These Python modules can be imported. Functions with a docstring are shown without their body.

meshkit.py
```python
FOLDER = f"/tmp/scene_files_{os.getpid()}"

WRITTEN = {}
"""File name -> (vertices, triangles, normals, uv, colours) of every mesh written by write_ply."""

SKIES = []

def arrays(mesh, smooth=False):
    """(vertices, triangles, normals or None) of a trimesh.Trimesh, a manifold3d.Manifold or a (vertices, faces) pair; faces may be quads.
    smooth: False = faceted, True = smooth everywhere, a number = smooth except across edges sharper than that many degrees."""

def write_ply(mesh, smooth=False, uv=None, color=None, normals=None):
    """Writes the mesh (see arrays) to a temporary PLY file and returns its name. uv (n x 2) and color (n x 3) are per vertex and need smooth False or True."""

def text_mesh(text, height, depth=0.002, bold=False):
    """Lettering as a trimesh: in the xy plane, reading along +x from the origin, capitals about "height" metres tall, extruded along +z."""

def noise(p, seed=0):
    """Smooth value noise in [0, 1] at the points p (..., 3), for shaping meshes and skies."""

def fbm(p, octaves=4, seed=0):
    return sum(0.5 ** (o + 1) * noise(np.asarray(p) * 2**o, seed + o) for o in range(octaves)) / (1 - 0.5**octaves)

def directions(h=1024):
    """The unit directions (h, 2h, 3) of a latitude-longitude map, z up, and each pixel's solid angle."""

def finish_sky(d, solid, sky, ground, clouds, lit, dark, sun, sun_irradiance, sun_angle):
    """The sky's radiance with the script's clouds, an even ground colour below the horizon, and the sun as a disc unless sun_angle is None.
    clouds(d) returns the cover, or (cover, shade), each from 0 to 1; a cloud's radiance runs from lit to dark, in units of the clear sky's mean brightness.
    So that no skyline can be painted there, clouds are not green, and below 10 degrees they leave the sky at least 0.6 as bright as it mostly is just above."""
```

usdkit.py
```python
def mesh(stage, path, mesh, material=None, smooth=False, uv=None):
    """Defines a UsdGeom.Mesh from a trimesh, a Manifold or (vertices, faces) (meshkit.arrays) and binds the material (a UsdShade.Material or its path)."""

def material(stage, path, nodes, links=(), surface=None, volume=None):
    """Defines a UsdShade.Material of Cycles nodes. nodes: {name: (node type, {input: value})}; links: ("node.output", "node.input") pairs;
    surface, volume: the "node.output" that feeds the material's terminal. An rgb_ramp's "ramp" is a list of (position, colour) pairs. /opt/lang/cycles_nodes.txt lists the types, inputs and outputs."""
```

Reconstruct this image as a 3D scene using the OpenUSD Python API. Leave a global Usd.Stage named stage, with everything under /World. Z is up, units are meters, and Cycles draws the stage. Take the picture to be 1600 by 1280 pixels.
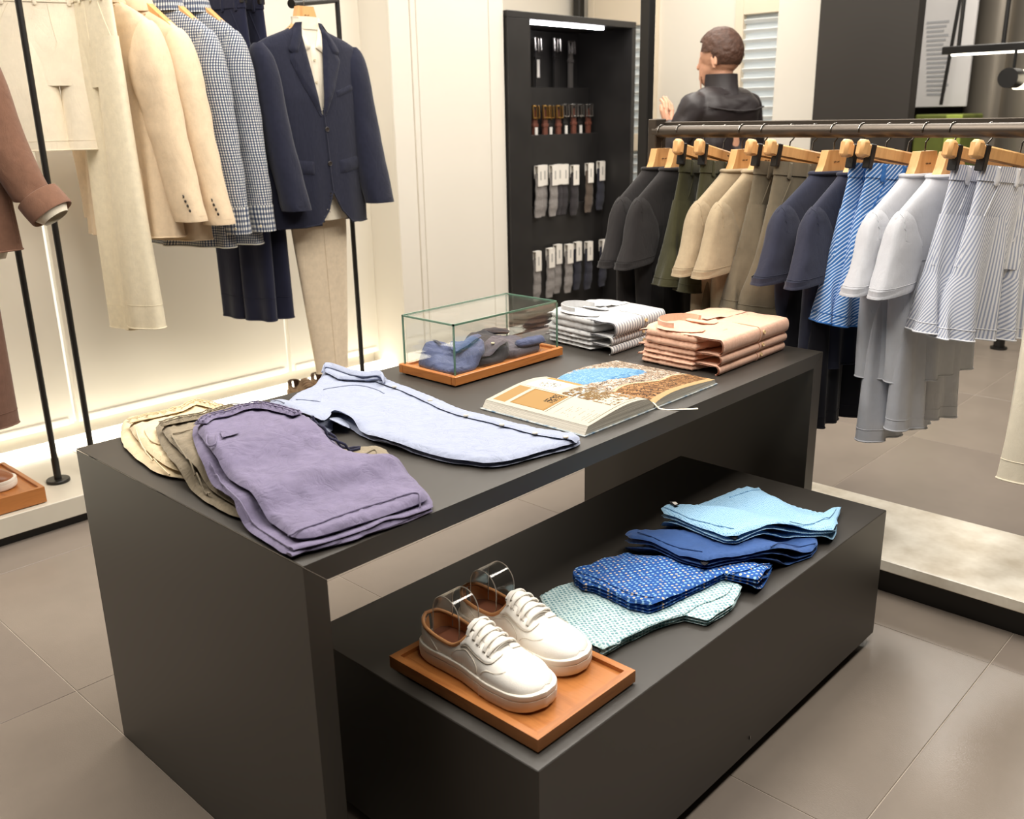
import math, random, numpy as np, trimesh, usdkit, meshkit, shapely
from shapely.geometry import Polygon, Point, LineString
from scipy.spatial import Delaunay, cKDTree
from scipy.ndimage import gaussian_filter, maximum_filter
from pxr import Usd, UsdGeom, UsdLux, Gf, Sdf, UsdShade, Vt

stage = Usd.Stage.CreateInMemory()
UsdGeom.SetStageUpAxis(stage, UsdGeom.Tokens.z)
UsdGeom.SetStageMetersPerUnit(stage, 1.0)
UsdGeom.Xform.Define(stage, '/World')
UsdGeom.Scope.Define(stage, '/World/Looks')
random.seed(7)
RNG = np.random.default_rng(7)
PI = math.pi

# ------------------------------------------------------------------ camera
FPX = 1457.6
YAW, PITCH, ROLL = math.radians(43.4946), math.radians(-17.4238), math.radians(-1.0962)
CAM = np.array([0, 0, 1.3333])
_f = np.array([math.cos(YAW) * math.cos(PITCH), math.sin(YAW) * math.cos(PITCH), math.sin(PITCH)])
_r = np.array([math.sin(YAW), -math.cos(YAW), 0.0])
_u = np.cross(_r, _f)
CAM_R = math.cos(ROLL) * _r + math.sin(ROLL) * _u
CAM_U = -math.sin(ROLL) * _r + math.cos(ROLL) * _u
cam = UsdGeom.Camera.Define(stage, '/World/camera')
cam.CreateHorizontalApertureAttr(36.0)
cam.CreateVerticalApertureAttr(28.8)
cam.CreateFocalLengthAttr(36.0 * FPX / 1600)
cam.CreateClippingRangeAttr(Gf.Vec2f(0.05, 60))
cam.CreateFStopAttr(5.0)
cam.CreateFocusDistanceAttr(2.1)
cam.CreateExposureAttr(0.0)
cam.AddTransformOp().Set(Gf.Matrix4d(*CAM_R, 0, *CAM_U, 0, *(-_f), 0, *CAM, 1))

# ------------------------------------------------------------------ lights (ceiling panels, warm white)
def rect_light(name, loc, size, inten, col=(1, .945, .865), rot=None):
    L = UsdLux.RectLight.Define(stage, '/World/' + name)
    L.CreateWidthAttr(size[0]); L.CreateHeightAttr(size[1])
    L.CreateIntensityAttr(inten); L.CreateColorAttr(Gf.Vec3f(*col))
    L.AddTranslateOp().Set(Gf.Vec3d(*loc))
    if rot: L.AddRotateXYZOp().Set(Gf.Vec3f(*rot))
    return L
rect_light('ceiling_light', (1.55, 1.5, 2.95), (1.9, .8), 11)
rect_light('ceiling_light_001', (1.3, 2.75, 2.95), (3.0, .5), 11)
rect_light('ceiling_light_002', (3.6, 1.6, 2.95), (.7, 2.8), 11)
rect_light('ceiling_light_003', (4.7, 3.3, 2.95), (1.6, .8), 10)
rect_light('ceiling_light_004', (1.9, .36, 2.95), (2.8, .55), 13)
rect_light('ceiling_light_005', (5.9, 1.5, 2.95), (.8, 1.6), 18)
rect_light('ceiling_light_006', (.1, 2.2, 2.95), (.5, 1.4), 10)

# ------------------------------------------------------------------ naming helpers
_used = {}
def uname(parent, name):
    k = (parent, name); n = _used.get(k, -1) + 1; _used[k] = n
    return f'{parent}/{name}' if n == 0 else f'{parent}/{name}_{n:03d}'
def setp(prim, label=None, cat=None, group=None, kind=None):
    for k, v in (('label', label), ('category', cat), ('group', group), ('kind', kind)):
        if v: prim.SetCustomDataByKey(k, v)
def thing(name, label, cat, loc=(0, 0, 0), rotz=0.0, group=None, rot=None, kind=None):
    x = UsdGeom.Xform.Define(stage, uname('/World', name))
    x.AddTranslateOp().Set(Gf.Vec3d(*map(float, loc)))
    if rot is not None: x.AddRotateXYZOp().Set(Gf.Vec3f(*map(float, rot)))
    elif rotz: x.AddRotateZOp().Set(float(math.degrees(rotz)))
    setp(x.GetPrim(), label, cat, group, kind)
    return str(x.GetPath())
def part(parent, name, mesh, mat, label=None, smooth=30, uv=None, kind=None):
    m = usdkit.mesh(stage, uname(parent, name), mesh, mat, smooth=smooth, uv=uv)
    m.CreateDoubleSidedAttr(True)
    setp(m.GetPrim(), label, kind=kind)
    return str(m.GetPath())
def single(name, mesh, mat, label, cat, group=None, smooth=30, kind=None):
    p = part('/World', name, mesh, mat, smooth=smooth)
    setp(stage.GetPrimAtPath(p), label, cat, group, kind)
    return p
def struct(name, mesh, mat, label=None, smooth=30):
    p = part('/World', name, mesh, mat, label, smooth=smooth, kind='structure')
    return p
def dup(src, loc, rotz=0.0, label=None, group=None, rot=None):
    p = stage.GetPrimAtPath(src); d = p.GetCustomData()
    base = src.split('/')[-1]
    x = UsdGeom.Xform.Define(stage, uname('/World', base))
    x.GetPrim().GetReferences().AddInternalReference(src)
    x.ClearXformOpOrder()
    ops = [x.AddTranslateOp(opSuffix='c')]; ops[0].Set(Gf.Vec3d(*map(float, loc)))
    if rot is not None: o = x.AddRotateXYZOp(opSuffix='c'); o.Set(Gf.Vec3f(*map(float, rot))); ops.append(o)
    else: o = x.AddRotateZOp(opSuffix='c'); o.Set(float(math.degrees(rotz))); ops.append(o)
    x.SetXformOpOrder(ops)
    x.GetPrim().SetInstanceable(True)
    setp(x.GetPrim(), label or d.get('label'), d.get('category'), group or d.get('group'))
    return str(x.GetPath())

# ------------------------------------------------------------------ pixel rays onto real planes of the room
def ray(x, y):
    d = CAM_R * (x - 800) / FPX - CAM_U * (y - 640) / FPX + _f
    return d
def at(x, y, X=None, Y=None, Z=None):
    r = ray(x, y)
    t = (X - CAM[0]) / r[0] if X is not None else (Y - CAM[1]) / r[1] if Y is not None else (Z - CAM[2]) / r[2]
    return CAM + r * t
def outline(pts, z):
    return np.array([at(px, py, Z=z)[:2] for px, py in pts])

# ------------------------------------------------------------------ mesh helpers
def cat(*ms):
    out = []
    for m in ms:
        if isinstance(m, (list, tuple)) and not (len(m) == 2 and isinstance(m[0], np.ndarray)): out += list(m)
        else: out.append(m)
    out = [trimesh.Trimesh(*m, process=False) if isinstance(m, tuple) else m for m in out]
    return trimesh.util.concatenate(out)
def box(x0, x1, y0, y1, z0, z1, c=0.0):
    if c <= 0: 
        b = trimesh.creation.box((x1 - x0, y1 - y0, z1 - z0)); b.apply_translation(((x0 + x1) / 2, (y0 + y1) / 2, (z0 + z1) / 2)); return b
    p = []
    for x, sx in ((x0, 1), (x1, -1)):
        for y, sy in ((y0, 1), (y1, -1)):
            for z, sz in ((z0, 1), (z1, -1)):
                p += [(x + sx * c, y + sy * c, z), (x + sx * c, y, z + sz * c), (x, y + sy * c, z + sz * c)]
    return trimesh.convex.convex_hull(np.array(p))
def cyl(p0, p1, r, n=16, r1=None, caps=True):
    return tube(np.array([p0, p1], float), [r, r if r1 is None else r1], n, caps)
def frames(path):
    path = np.asarray(path, float); t = np.gradient(path, axis=0); t /= np.linalg.norm(t, axis=1, keepdims=True) + 1e-12
    up = np.array([0, 0, 1.0]) if abs(t[0][2]) < .9 else np.array([1.0, 0, 0])
    n = np.cross(up, t[0]); n /= np.linalg.norm(n); N = [n]
    for i in range(1, len(path)):
        n = N[-1] - t[i] * np.dot(N[-1], t[i]); n /= np.linalg.norm(n) + 1e-12; N.append(n)
    N = np.array(N); return t, N, np.cross(t, N)
def tube(path, r, n=10, caps=True, flat=1.0):
    path = np.asarray(path, float); r = np.broadcast_to(np.asarray(r, float), (len(path),))
    t, N, B = frames(path); a = np.linspace(0, 2 * PI, n, endpoint=False)
    R = path[:, None] + r[:, None, None] * (np.cos(a)[None, :, None] * N[:, None] + flat * np.sin(a)[None, :, None] * B[:, None])
    return loft(R, caps)
def loft(R, caps=True, closed=True):
    R = np.asarray(R, float); m, n = R.shape[:2]; v = R.reshape(-1, 3); f = []
    nn = n if closed else n - 1
    j = np.arange(nn); k = (j + 1) % n
    for i in range(m - 1):
        a = i * n + j; b = i * n + k; c = (i + 1) * n + k; d = (i + 1) * n + j
        f.append(np.stack([a, b, c], 1)); f.append(np.stack([a, c, d], 1))
    f = np.vstack(f)
    if caps and closed:
        v = np.vstack([v, R[0].mean(0), R[-1].mean(0)]); a = len(v) - 2
        f = np.vstack([f, np.stack([k, j, np.full(n, a)], 1), np.stack([(m - 1) * n + j, (m - 1) * n + k, np.full(n, a + 1)], 1)])
    return trimesh.Trimesh(v, f, process=False)
def lathe(profile, n=32, center=(0, 0, 0)):
    a = np.linspace(0, 2 * PI, n, endpoint=False)
    R = np.array([[(r * math.cos(t), r * math.sin(t), z) for t in a] for r, z in profile]) + np.array(center)
    return loft(R, True)
def spline(pts, n=40, closed=False):
    from scipy.interpolate import CubicSpline
    p = np.asarray(pts, float)
    if closed: p = np.vstack([p, p[:1]])
    s = np.r_[0, np.cumsum(np.linalg.norm(np.diff(p, axis=0), axis=1) ** .6 + 1e-9)]
    c = CubicSpline(s, p, bc_type='periodic' if closed else 'natural')
    q = c(np.linspace(0, s[-1], n + (1 if closed else 0)))
    return q[:-1] if closed else q
def chaikin(p, k=2):
    p = np.asarray(p, float)
    for _ in range(k):
        q = np.roll(p, -1, 0); p = np.stack([.75 * p + .25 * q, .25 * p + .75 * q], 1).reshape(-1, p.shape[1])
    return p
def tri2d(poly, res, seed=0):
    """Triangulates a polygon: vertices (boundary first), triangles, distance to the edge."""
    pg = Polygon(poly).buffer(0)
    if pg.geom_type != 'Polygon': pg = max(pg.geoms, key=lambda g: g.area)
    L = pg.exterior.length; nb = max(12, int(L / res))
    b = np.array([pg.exterior.interpolate(i * L / nb).coords[0] for i in range(nb)])
    x0, y0, x1, y1 = pg.bounds
    gx, gy = np.meshgrid(np.arange(x0, x1, res), np.arange(y0, y1, res * .87)); gx = gx + (np.arange(gx.shape[0])[:, None] % 2) * res / 2
    g = np.stack([gx.ravel(), gy.ravel()], 1) + np.random.default_rng(seed).uniform(-.08, .08, (gx.size, 2)) * res
    inn = pg.buffer(-res * .55)
    g = g[shapely.contains_xy(inn, g[:, 0], g[:, 1])]
    v = np.vstack([b, g]); t = Delaunay(v).simplices
    c = v[t].mean(1); t = t[shapely.contains_xy(pg, c[:, 0], c[:, 1])]
    e1 = v[t[:, 1]] - v[t[:, 0]]; e2 = v[t[:, 2]] - v[t[:, 0]]
    flip = e1[:, 0] * e2[:, 1] - e1[:, 1] * e2[:, 0] < 0
    t[flip] = t[flip][:, ::-1]
    ex = pg.exterior; d = shapely.distance(shapely.points(v), ex); d[:nb] = 0
    return v, t, d, nb
class Heights:
    """Heights of what already lies on a surface, so that cloth laid later drapes over it."""
    def __init__(s, x0, y0, x1, y1, z, res=.006):
        s.x0, s.y0, s.res, s.z = x0, y0, res, z
        s.h = np.full((int((y1 - y0) / res) + 1, int((x1 - x0) / res) + 1), float(z))
    def sample(s, g, p):
        i = np.clip((p[:, 1] - s.y0) / s.res, 0, g.shape[0] - 1.001); j = np.clip((p[:, 0] - s.x0) / s.res, 0, g.shape[1] - 1.001)
        a, b = i.astype(int), j.astype(int); u, w = i - a, j - b
        return g[a, b] * (1 - u) * (1 - w) + g[a + 1, b] * u * (1 - w) + g[a, b + 1] * (1 - u) * w + g[a + 1, b + 1] * u * w
    def base(s, p, blur=3.0):
        g = gaussian_filter(maximum_filter(s.h, int(2 * blur) | 1), blur * .6); g = np.maximum(g, s.h)
        return s.sample(g, p)
    def add(s, v, t):
        for tri in t:
            p = v[tri]; lo = p.min(0); hi = p.max(0)
            i0, i1 = int((lo[1] - s.y0) / s.res), int((hi[1] - s.y0) / s.res) + 2
            j0, j1 = int((lo[0] - s.x0) / s.res), int((hi[0] - s.x0) / s.res) + 2
            i0, j0 = max(i0, 0), max(j0, 0)
            if i1 > i0 and j1 > j0: s.h[i0:i1, j0:j1] = np.maximum(s.h[i0:i1, j0:j1], p[:, 2].mean())
def pad(poly, base, thick, r=.01, res=.009, wr=0.0, wscale=18, seed=0, stretch=(1, 1), ang=0.0, bulge=None, hm=None, blur=3.0, edge=0.0, lift=.0006):
    """A cloth layer: rounded at its edges, wrinkled on top, lying on 'base' (a height or a Heights)."""
    v, t, d, nb = tri2d(poly, res, seed)
    if edge:
        w = meshkit.noise(np.c_[v[:nb] * 55, np.full(nb, seed)], seed) - .5; c = v[:nb].mean(0)
        o = v[:nb] - c; v[:nb] += o / np.linalg.norm(o, axis=1, keepdims=True) * (w * 2 * edge)[:, None]
    b = base.base(v, blur) if isinstance(base, Heights) else np.full(len(v), float(base))
    prof = np.sqrt(1 - (1 - np.clip(d / r, 0, 1)) ** 2)
    ca, sa = math.cos(ang), math.sin(ang)
    q = np.c_[(v[:, 0] * ca + v[:, 1] * sa) * stretch[0], (-v[:, 0] * sa + v[:, 1] * ca) * stretch[1], np.full(len(v), seed * 3.1)] * wscale
    n = meshkit.fbm(q, 3, seed)
    ridge = (1 - np.abs(2 * n - 1)) ** 3 * 1.2 + (meshkit.fbm(q * .45 + 9, 2, seed + 5) - .5) * 1.2
    zt = b + thick * (.5 + .5 * prof) + wr * ridge * np.clip(d / r, .15, 1)
    if bulge is not None: zt = zt + bulge(v) * np.clip(d / (2 * r), 0, 1)
    zb = b + thick * (.5 - .5 * prof) + lift
    zt = np.maximum(zt, zb + .0004)
    m = len(v); vv = np.vstack([np.c_[v, zt], np.c_[v, zb]]); idx = np.arange(m) + m; idx[:nb] = np.arange(nb)
    vv[:nb, 2] = b[:nb] + thick * .5 + lift
    tt = np.vstack([t, idx[t][:, ::-1]])
    H = base if isinstance(base, Heights) else hm
    if isinstance(H, Heights): H.add(vv[:m], t)
    return trimesh.Trimesh(vv, tt, process=False)
def on_top(path, hm, r, n=8, lift=0.0, flat=1.0):
    p = np.asarray(path, float)[:, :2]; z = hm.sample(hm.h, p) + r * flat * .6 + lift
    return tube(np.c_[p, z], r, n, True, flat)
def prism(poly, z0, z1, c=0.0):
    pg = Polygon(poly)
    m = trimesh.creation.extrude_polygon(pg, z1 - z0); m.apply_translation((0, 0, z0)); return m
def xf(m, rot=None, loc=(0, 0, 0)):
    m = m.copy()
    if rot is not None: m.apply_transform(trimesh.transformations.euler_matrix(*rot))
    m.apply_translation(loc); return m

# ------------------------------------------------------------------ materials
MATS = {}
def lin(c):
    return tuple((x / 12.92 if x <= .04045 else ((x + .055) / 1.055) ** 2.4) for x in [y / 255 if max(c) > 1 else y for y in c])
def M(name, col, rough=.5, metal=0.0, spec=.5, bump=0.0, bscale=200, var=0.0, vscale=6, sheen=0.0, coat=0.0, trans=0.0, ior=1.5, emit=None, estr=0.0, vcol=None):
    """A plain or softly mottled surface with fine relief. col in sRGB 0-255."""
    if name in MATS: return MATS[name]
    c = lin(col)
    P = {'base_color': c, 'roughness': rough, 'metallic': metal, 'specular_ior_level': spec, 'sheen_weight': sheen, 'coat_weight': coat, 'transmission_weight': trans, 'ior': ior}
    if emit is not None: P['emission_color'] = lin(emit); P['emission_strength'] = estr
    N = {'p': ('principled_bsdf', P)}; L = []
    if bump or var: N['tc'] = ('texture_coordinate', {})
    if var:
        c2 = lin(vcol) if vcol else tuple(x * (1 - var) for x in c)
        N['n1'] = ('noise_texture', {'scale': vscale, 'detail': 4.0, 'roughness': .6}); N['r1'] = ('rgb_ramp', {'ramp': [(.3, c2), (.7, tuple(min(1, x * (1 + var * .5)) for x in c))]})
        L += [('tc.object', 'n1.vector'), ('n1.fac', 'r1.fac'), ('r1.color', 'p.base_color')]
    if bump:
        N['n2'] = ('noise_texture', {'scale': bscale, 'detail': 2.0}); N['b'] = ('bump', {'strength': bump, 'distance': .002})
        L += [('tc.object', 'n2.vector'), ('n2.fac', 'b.height'), ('b.normal', 'p.normal')]
    MATS[name] = usdkit.material(stage, '/World/Looks/' + name, N, L, surface='p.BSDF')
    return MATS[name]
def cloth(name, col, rough=.9, weave=900, bump=.35, var=.12, vscale=25, sheen=.15, crinkle=.16, cscale=20):
    """Woven cloth: creases, thread relief, slubs and soft tonal variation."""
    if name in MATS: return MATS[name]
    c = lin(col); N = {'tc': ('texture_coordinate', {}), 'p': ('principled_bsdf', {'roughness': rough, 'sheen_weight': sheen, 'specular_ior_level': .2, 'sheen_roughness': .5}),
        'n1': ('noise_texture', {'scale': vscale, 'detail': 6.0, 'roughness': .7}), 'r1': ('rgb_ramp', {'ramp': [(.3, tuple(x * (1 - var) for x in c)), (.7, tuple(min(1, x * (1 + var * .6)) for x in c))]}),
        'n2': ('noise_texture', {'scale': weave, 'detail': 2.0}), 'b': ('bump', {'strength': bump, 'distance': .0012}),
        'm3': ('mapping', {'scale': (1, 1, .45)}), 'n3': ('noise_texture', {'scale': cscale, 'detail': 4.0, 'roughness': .55, 'distortion': .9}), 'u': ('math', {'math_type': 'multiply_add', 'value2': 2.0, 'value3': -1.0}), 'ab': ('math', {'math_type': 'absolute'}), 'pw': ('math', {'math_type': 'power', 'value2': .55}),
        'b0': ('bump', {'strength': crinkle, 'distance': .006})}
    L = [('tc.object', 'n1.vector'), ('n1.fac', 'r1.fac'), ('r1.color', 'p.base_color'), ('tc.object', 'n2.vector'), ('tc.object', 'm3.vector'), ('m3.vector', 'n3.vector'), ('n3.fac', 'u.value1'), ('u.value', 'ab.value1'), ('ab.value', 'pw.value1'), ('pw.value', 'b0.height'), ('b0.normal', 'b.normal'), ('n2.fac', 'b.height'), ('b.normal', 'p.normal')]
    MATS[name] = usdkit.material(stage, '/World/Looks/' + name, N, L, surface='p.BSDF')
    return MATS[name]
def stripes(name, cols, freq, coord='UV', axis='x', rot=0.0, rough=.9, duty=.5, second=None, soft=.08, bump=.3):
    """Woven stripes (or a two-way check when 'second' is given) along a cloth coordinate."""
    a, b = lin(cols[0]), lin(cols[1])
    N = {'tc': ('texture_coordinate', {}), 'm': ('mapping', {'rotation': (0, 0, rot)}), 's': ('separate_xyz', {}),
         'k': ('math', {'math_type': 'multiply', 'value2': float(freq)}), 'f': ('math', {'math_type': 'fraction'}),
         'r': ('rgb_ramp', {'ramp': [(0, a), (duty - soft, a), (duty, b), (1 - soft, b), (1, a)]}), 'p': ('principled_bsdf', {'roughness': rough, 'specular_ior_level': .2, 'sheen_weight': .1}),
         'n2': ('noise_texture', {'scale': 700.0}), 'b': ('bump', {'strength': bump, 'distance': .0015})}
    L = [('tc.' + coord, 'm.vector'), ('m.vector', 's.vector'), ('s.' + axis, 'k.value1'), ('k.value', 'f.value1'), ('f.value', 'r.fac'), ('tc.object', 'n2.vector'), ('n2.fac', 'b.height'), ('b.normal', 'p.normal')]
    if second:
        N |= {'k2': ('math', {'math_type': 'multiply', 'value2': float(second)}), 'f2': ('math', {'math_type': 'fraction'}), 'r2': ('rgb_ramp', {'ramp': [(0, a), (duty - soft, a), (duty, b), (1 - soft, b), (1, a)]}), 'x': ('mix', {'mix_type': 'multiply', 'fac': .85})}
        L += [('s.' + ('y' if axis == 'x' else 'x'), 'k2.value1'), ('k2.value', 'f2.value1'), ('f2.value', 'r2.fac'), ('r.color', 'x.color1'), ('r2.color', 'x.color2'), ('x.color', 'p.base_color')]
    else: L += [('r.color', 'p.base_color')]
    MATS[name] = usdkit.material(stage, '/World/Looks/' + name, N, L, surface='p.BSDF')
    return MATS[name]
def wood(name, c1, c2, scale=(3, 40, 40), rough=.35):
    N = {'tc': ('texture_coordinate', {}), 'm': ('mapping', {'scale': scale}), 'n': ('noise_texture', {'scale': 1.0, 'detail': 6.0, 'roughness': .6, 'distortion': .6}),
         'r': ('rgb_ramp', {'ramp': [(.25, lin(c1)), (.5, lin(c2)), (.62, tuple(.8 * x + .2 * y for x, y in zip(lin(c2), lin(c1)))), (.8, lin(c2))]}), 'p': ('principled_bsdf', {'roughness': rough}), 'b': ('bump', {'strength': .15, 'distance': .001})}
    L = [('tc.object', 'm.vector'), ('m.vector', 'n.vector'), ('n.fac', 'r.fac'), ('r.color', 'p.base_color'), ('n.fac', 'b.height'), ('b.normal', 'p.normal')]
    MATS[name] = usdkit.material(stage, '/World/Looks/' + name, N, L, surface='p.BSDF')
    return MATS[name]
def emitter(name, col, strength):
    MATS[name] = usdkit.material(stage, '/World/Looks/' + name, {'e': ('emission', {'color': lin(col), 'strength': float(strength)})}, [], surface='e.emission')
    return MATS[name]
def pane_glass(name, tint=(1, 1, 1), rough=.02, base=.035, rim=.7, spec=(1, 1, 1)):
    MATS[name] = usdkit.material(stage, '/World/Looks/' + name, {'t': ('transparent_bsdf', {'color': tint}), 'g': ('glossy_bsdf', {'color': spec, 'roughness': rough}), 'w': ('layer_weight', {'blend': .5}), 'p': ('math', {'math_type': 'power', 'value2': 4.0}), 'm': ('math', {'math_type': 'multiply_add', 'value2': rim, 'value3': base}), 'x': ('mix_closure', {})},
        [('w.facing', 'p.value1'), ('p.value', 'm.value1'), ('m.value', 'x.fac'), ('t.BSDF', 'x.closure1'), ('g.BSDF', 'x.closure2')], surface='x.closure')
    return MATS[name]
# ================================================================== the room
m_tile = M('tile_brown_grey', (136, 125, 114), rough=.27, bump=.12, bscale=260, var=.10, vscale=3.0, spec=.45)
m_tile2 = M('tile_brown_grey_b', (132, 121, 111), rough=.28, bump=.12, bscale=240, var=.12, vscale=2.4, spec=.45)
m_grout = M('grout_pale', (176, 164, 150), rough=.9, var=.25, vscale=9)
m_white = M('wall_white_paint', (232, 225, 212), rough=.6, bump=.05, bscale=120)
m_white2 = M('panel_white_satin', (238, 231, 216), rough=.45)
m_black = M('black_laminate', (56, 52, 47), rough=.36, bump=.25, bscale=1500, var=.12, vscale=900, spec=.8)
m_blackmetal = M('black_powder_coat', (26, 24, 22), rough=.4, metal=.0, bump=.08, bscale=900)
m_gun = M('gunmetal', (88, 80, 72), rough=.38, metal=.75, bump=.06, bscale=700)
m_dark = M('dark_wall_brown', (42, 37, 32), rough=.55, var=.15, vscale=1.5)

floor = UsdGeom.Xform.Define(stage, '/World/floor'); setp(floor.GetPrim(), 'brown grey floor of large square tiles with pale joints', kind='structure')
part('/World/floor', 'grout_bed', box(-1.7, 9.8, -2.0, 7.0, -.06, -.0016), m_grout)
GX0, GY0, TS, TSY = .6985, .541, .80, .8115
for i in range(-3, 11):
    for j in range(-3, 8):
        x0, y0 = GX0 + i * TS, GY0 + j * TSY
        part('/World/floor', 'tile', box(x0 + .0012, x0 + TS - .0012, y0 + .0012, y0 + TSY - .0012, -.012, 0, .0008), m_tile if (i * 7 + j * 5) % 3 else m_tile2, smooth=False)

struct('ceiling', box(-1.7, 9.8, -2.0, 7.0, 3.0, 3.08), M('ceiling_paint', (120, 115, 108), rough=.9), 'plain ceiling carrying the light panels')
YB, YF = 3.80, 3.58   # recessed display wall; pilaster face
# left display wall: panels with a lit gap between them, floating over a light trough
wl = UsdGeom.Xform.Define(stage, '/World/wall_left'); setp(wl.GetPrim(), 'white recessed display wall of tall panels above a light trough', kind='structure')
part('/World/wall_left', 'backing', box(-1.7, 3.12, YB + .05, YB + .12, 0, 3.0), m_white)
m_led = emitter('led_warm_white', (255, 247, 226), 5.0)
m_led_v = emitter('led_warm_gap', (255, 247, 228), 1.3)
for x0, x1 in ((-1.6, .385), (.40, 1.405), (1.425, 2.435), (2.455, 3.0)):
    part('/World/wall_left', 'wall_panel', box(x0, x1, YB, YB + .03, .17, 3.0, .002), m_white2, smooth=False)
    part('/World/wall_left', 'panel_molding', box(x0 + .02, x1 - .02, YB - .008, YB + .002, .17, .20, .003), m_white2, smooth=False)
for x in (.3925, 1.415, 2.445):
    part('/World/wall_left', 'light_gap', box(x - .006, x + .006, YB + .02, YB + .028, .17, 3.0), m_led_v, 'thin lit gap between two wall panels')
part('/World/wall_left', 'light_trough', box(-1.6, 3.0, 3.66, 3.79, .112, .122), m_led, 'glowing light strip along the foot of the wall')
# pilaster
pil = UsdGeom.Xform.Define(stage, '/World/wall_pilaster'); setp(pil.GetPrim(), 'white pilaster of flat panels between display bay and black cabinet', kind='structure')
part('/World/wall_pilaster', 'core', box(3.0, 3.765, YF + .012, 4.6, 0, 3.0), m_white)
for x0, x1 in ((3.0, 3.125), (3.132, 3.165), (3.169, 3.655), (3.659, 3.765)):
    part('/World/wall_pilaster', 'panel', box(x0, x1, YF, YF + .014, 0, 3.0, .003), m_white, smooth=False)
struct('wall_back', box(3.765, 6.0, 4.75, 4.85, 0, 3.0), m_white, 'cream wall behind the black cabinet')
# display plinth on the left
t = thing('display_plinth', 'long low white display plinth under the left clothes rails', 'plinth')
ZP = .105
m_plinth = M('plinth_stone', (208, 200, 184), rough=.4, var=.06, vscale=4)
for x0, x1 in ((-1.6, -.2), (-.198, 1.325), (1.327, 3.0)):
    part(t, 'plinth_top', box(x0, x1, 3.165, YB - .005, ZP - .07, ZP, .002), m_plinth, smooth=False)
part(t, 'recessed_base', box(-1.6, 3.0, 3.19, YB, 0, ZP - .07), m_blackmetal, 'dark recessed base')

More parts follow.
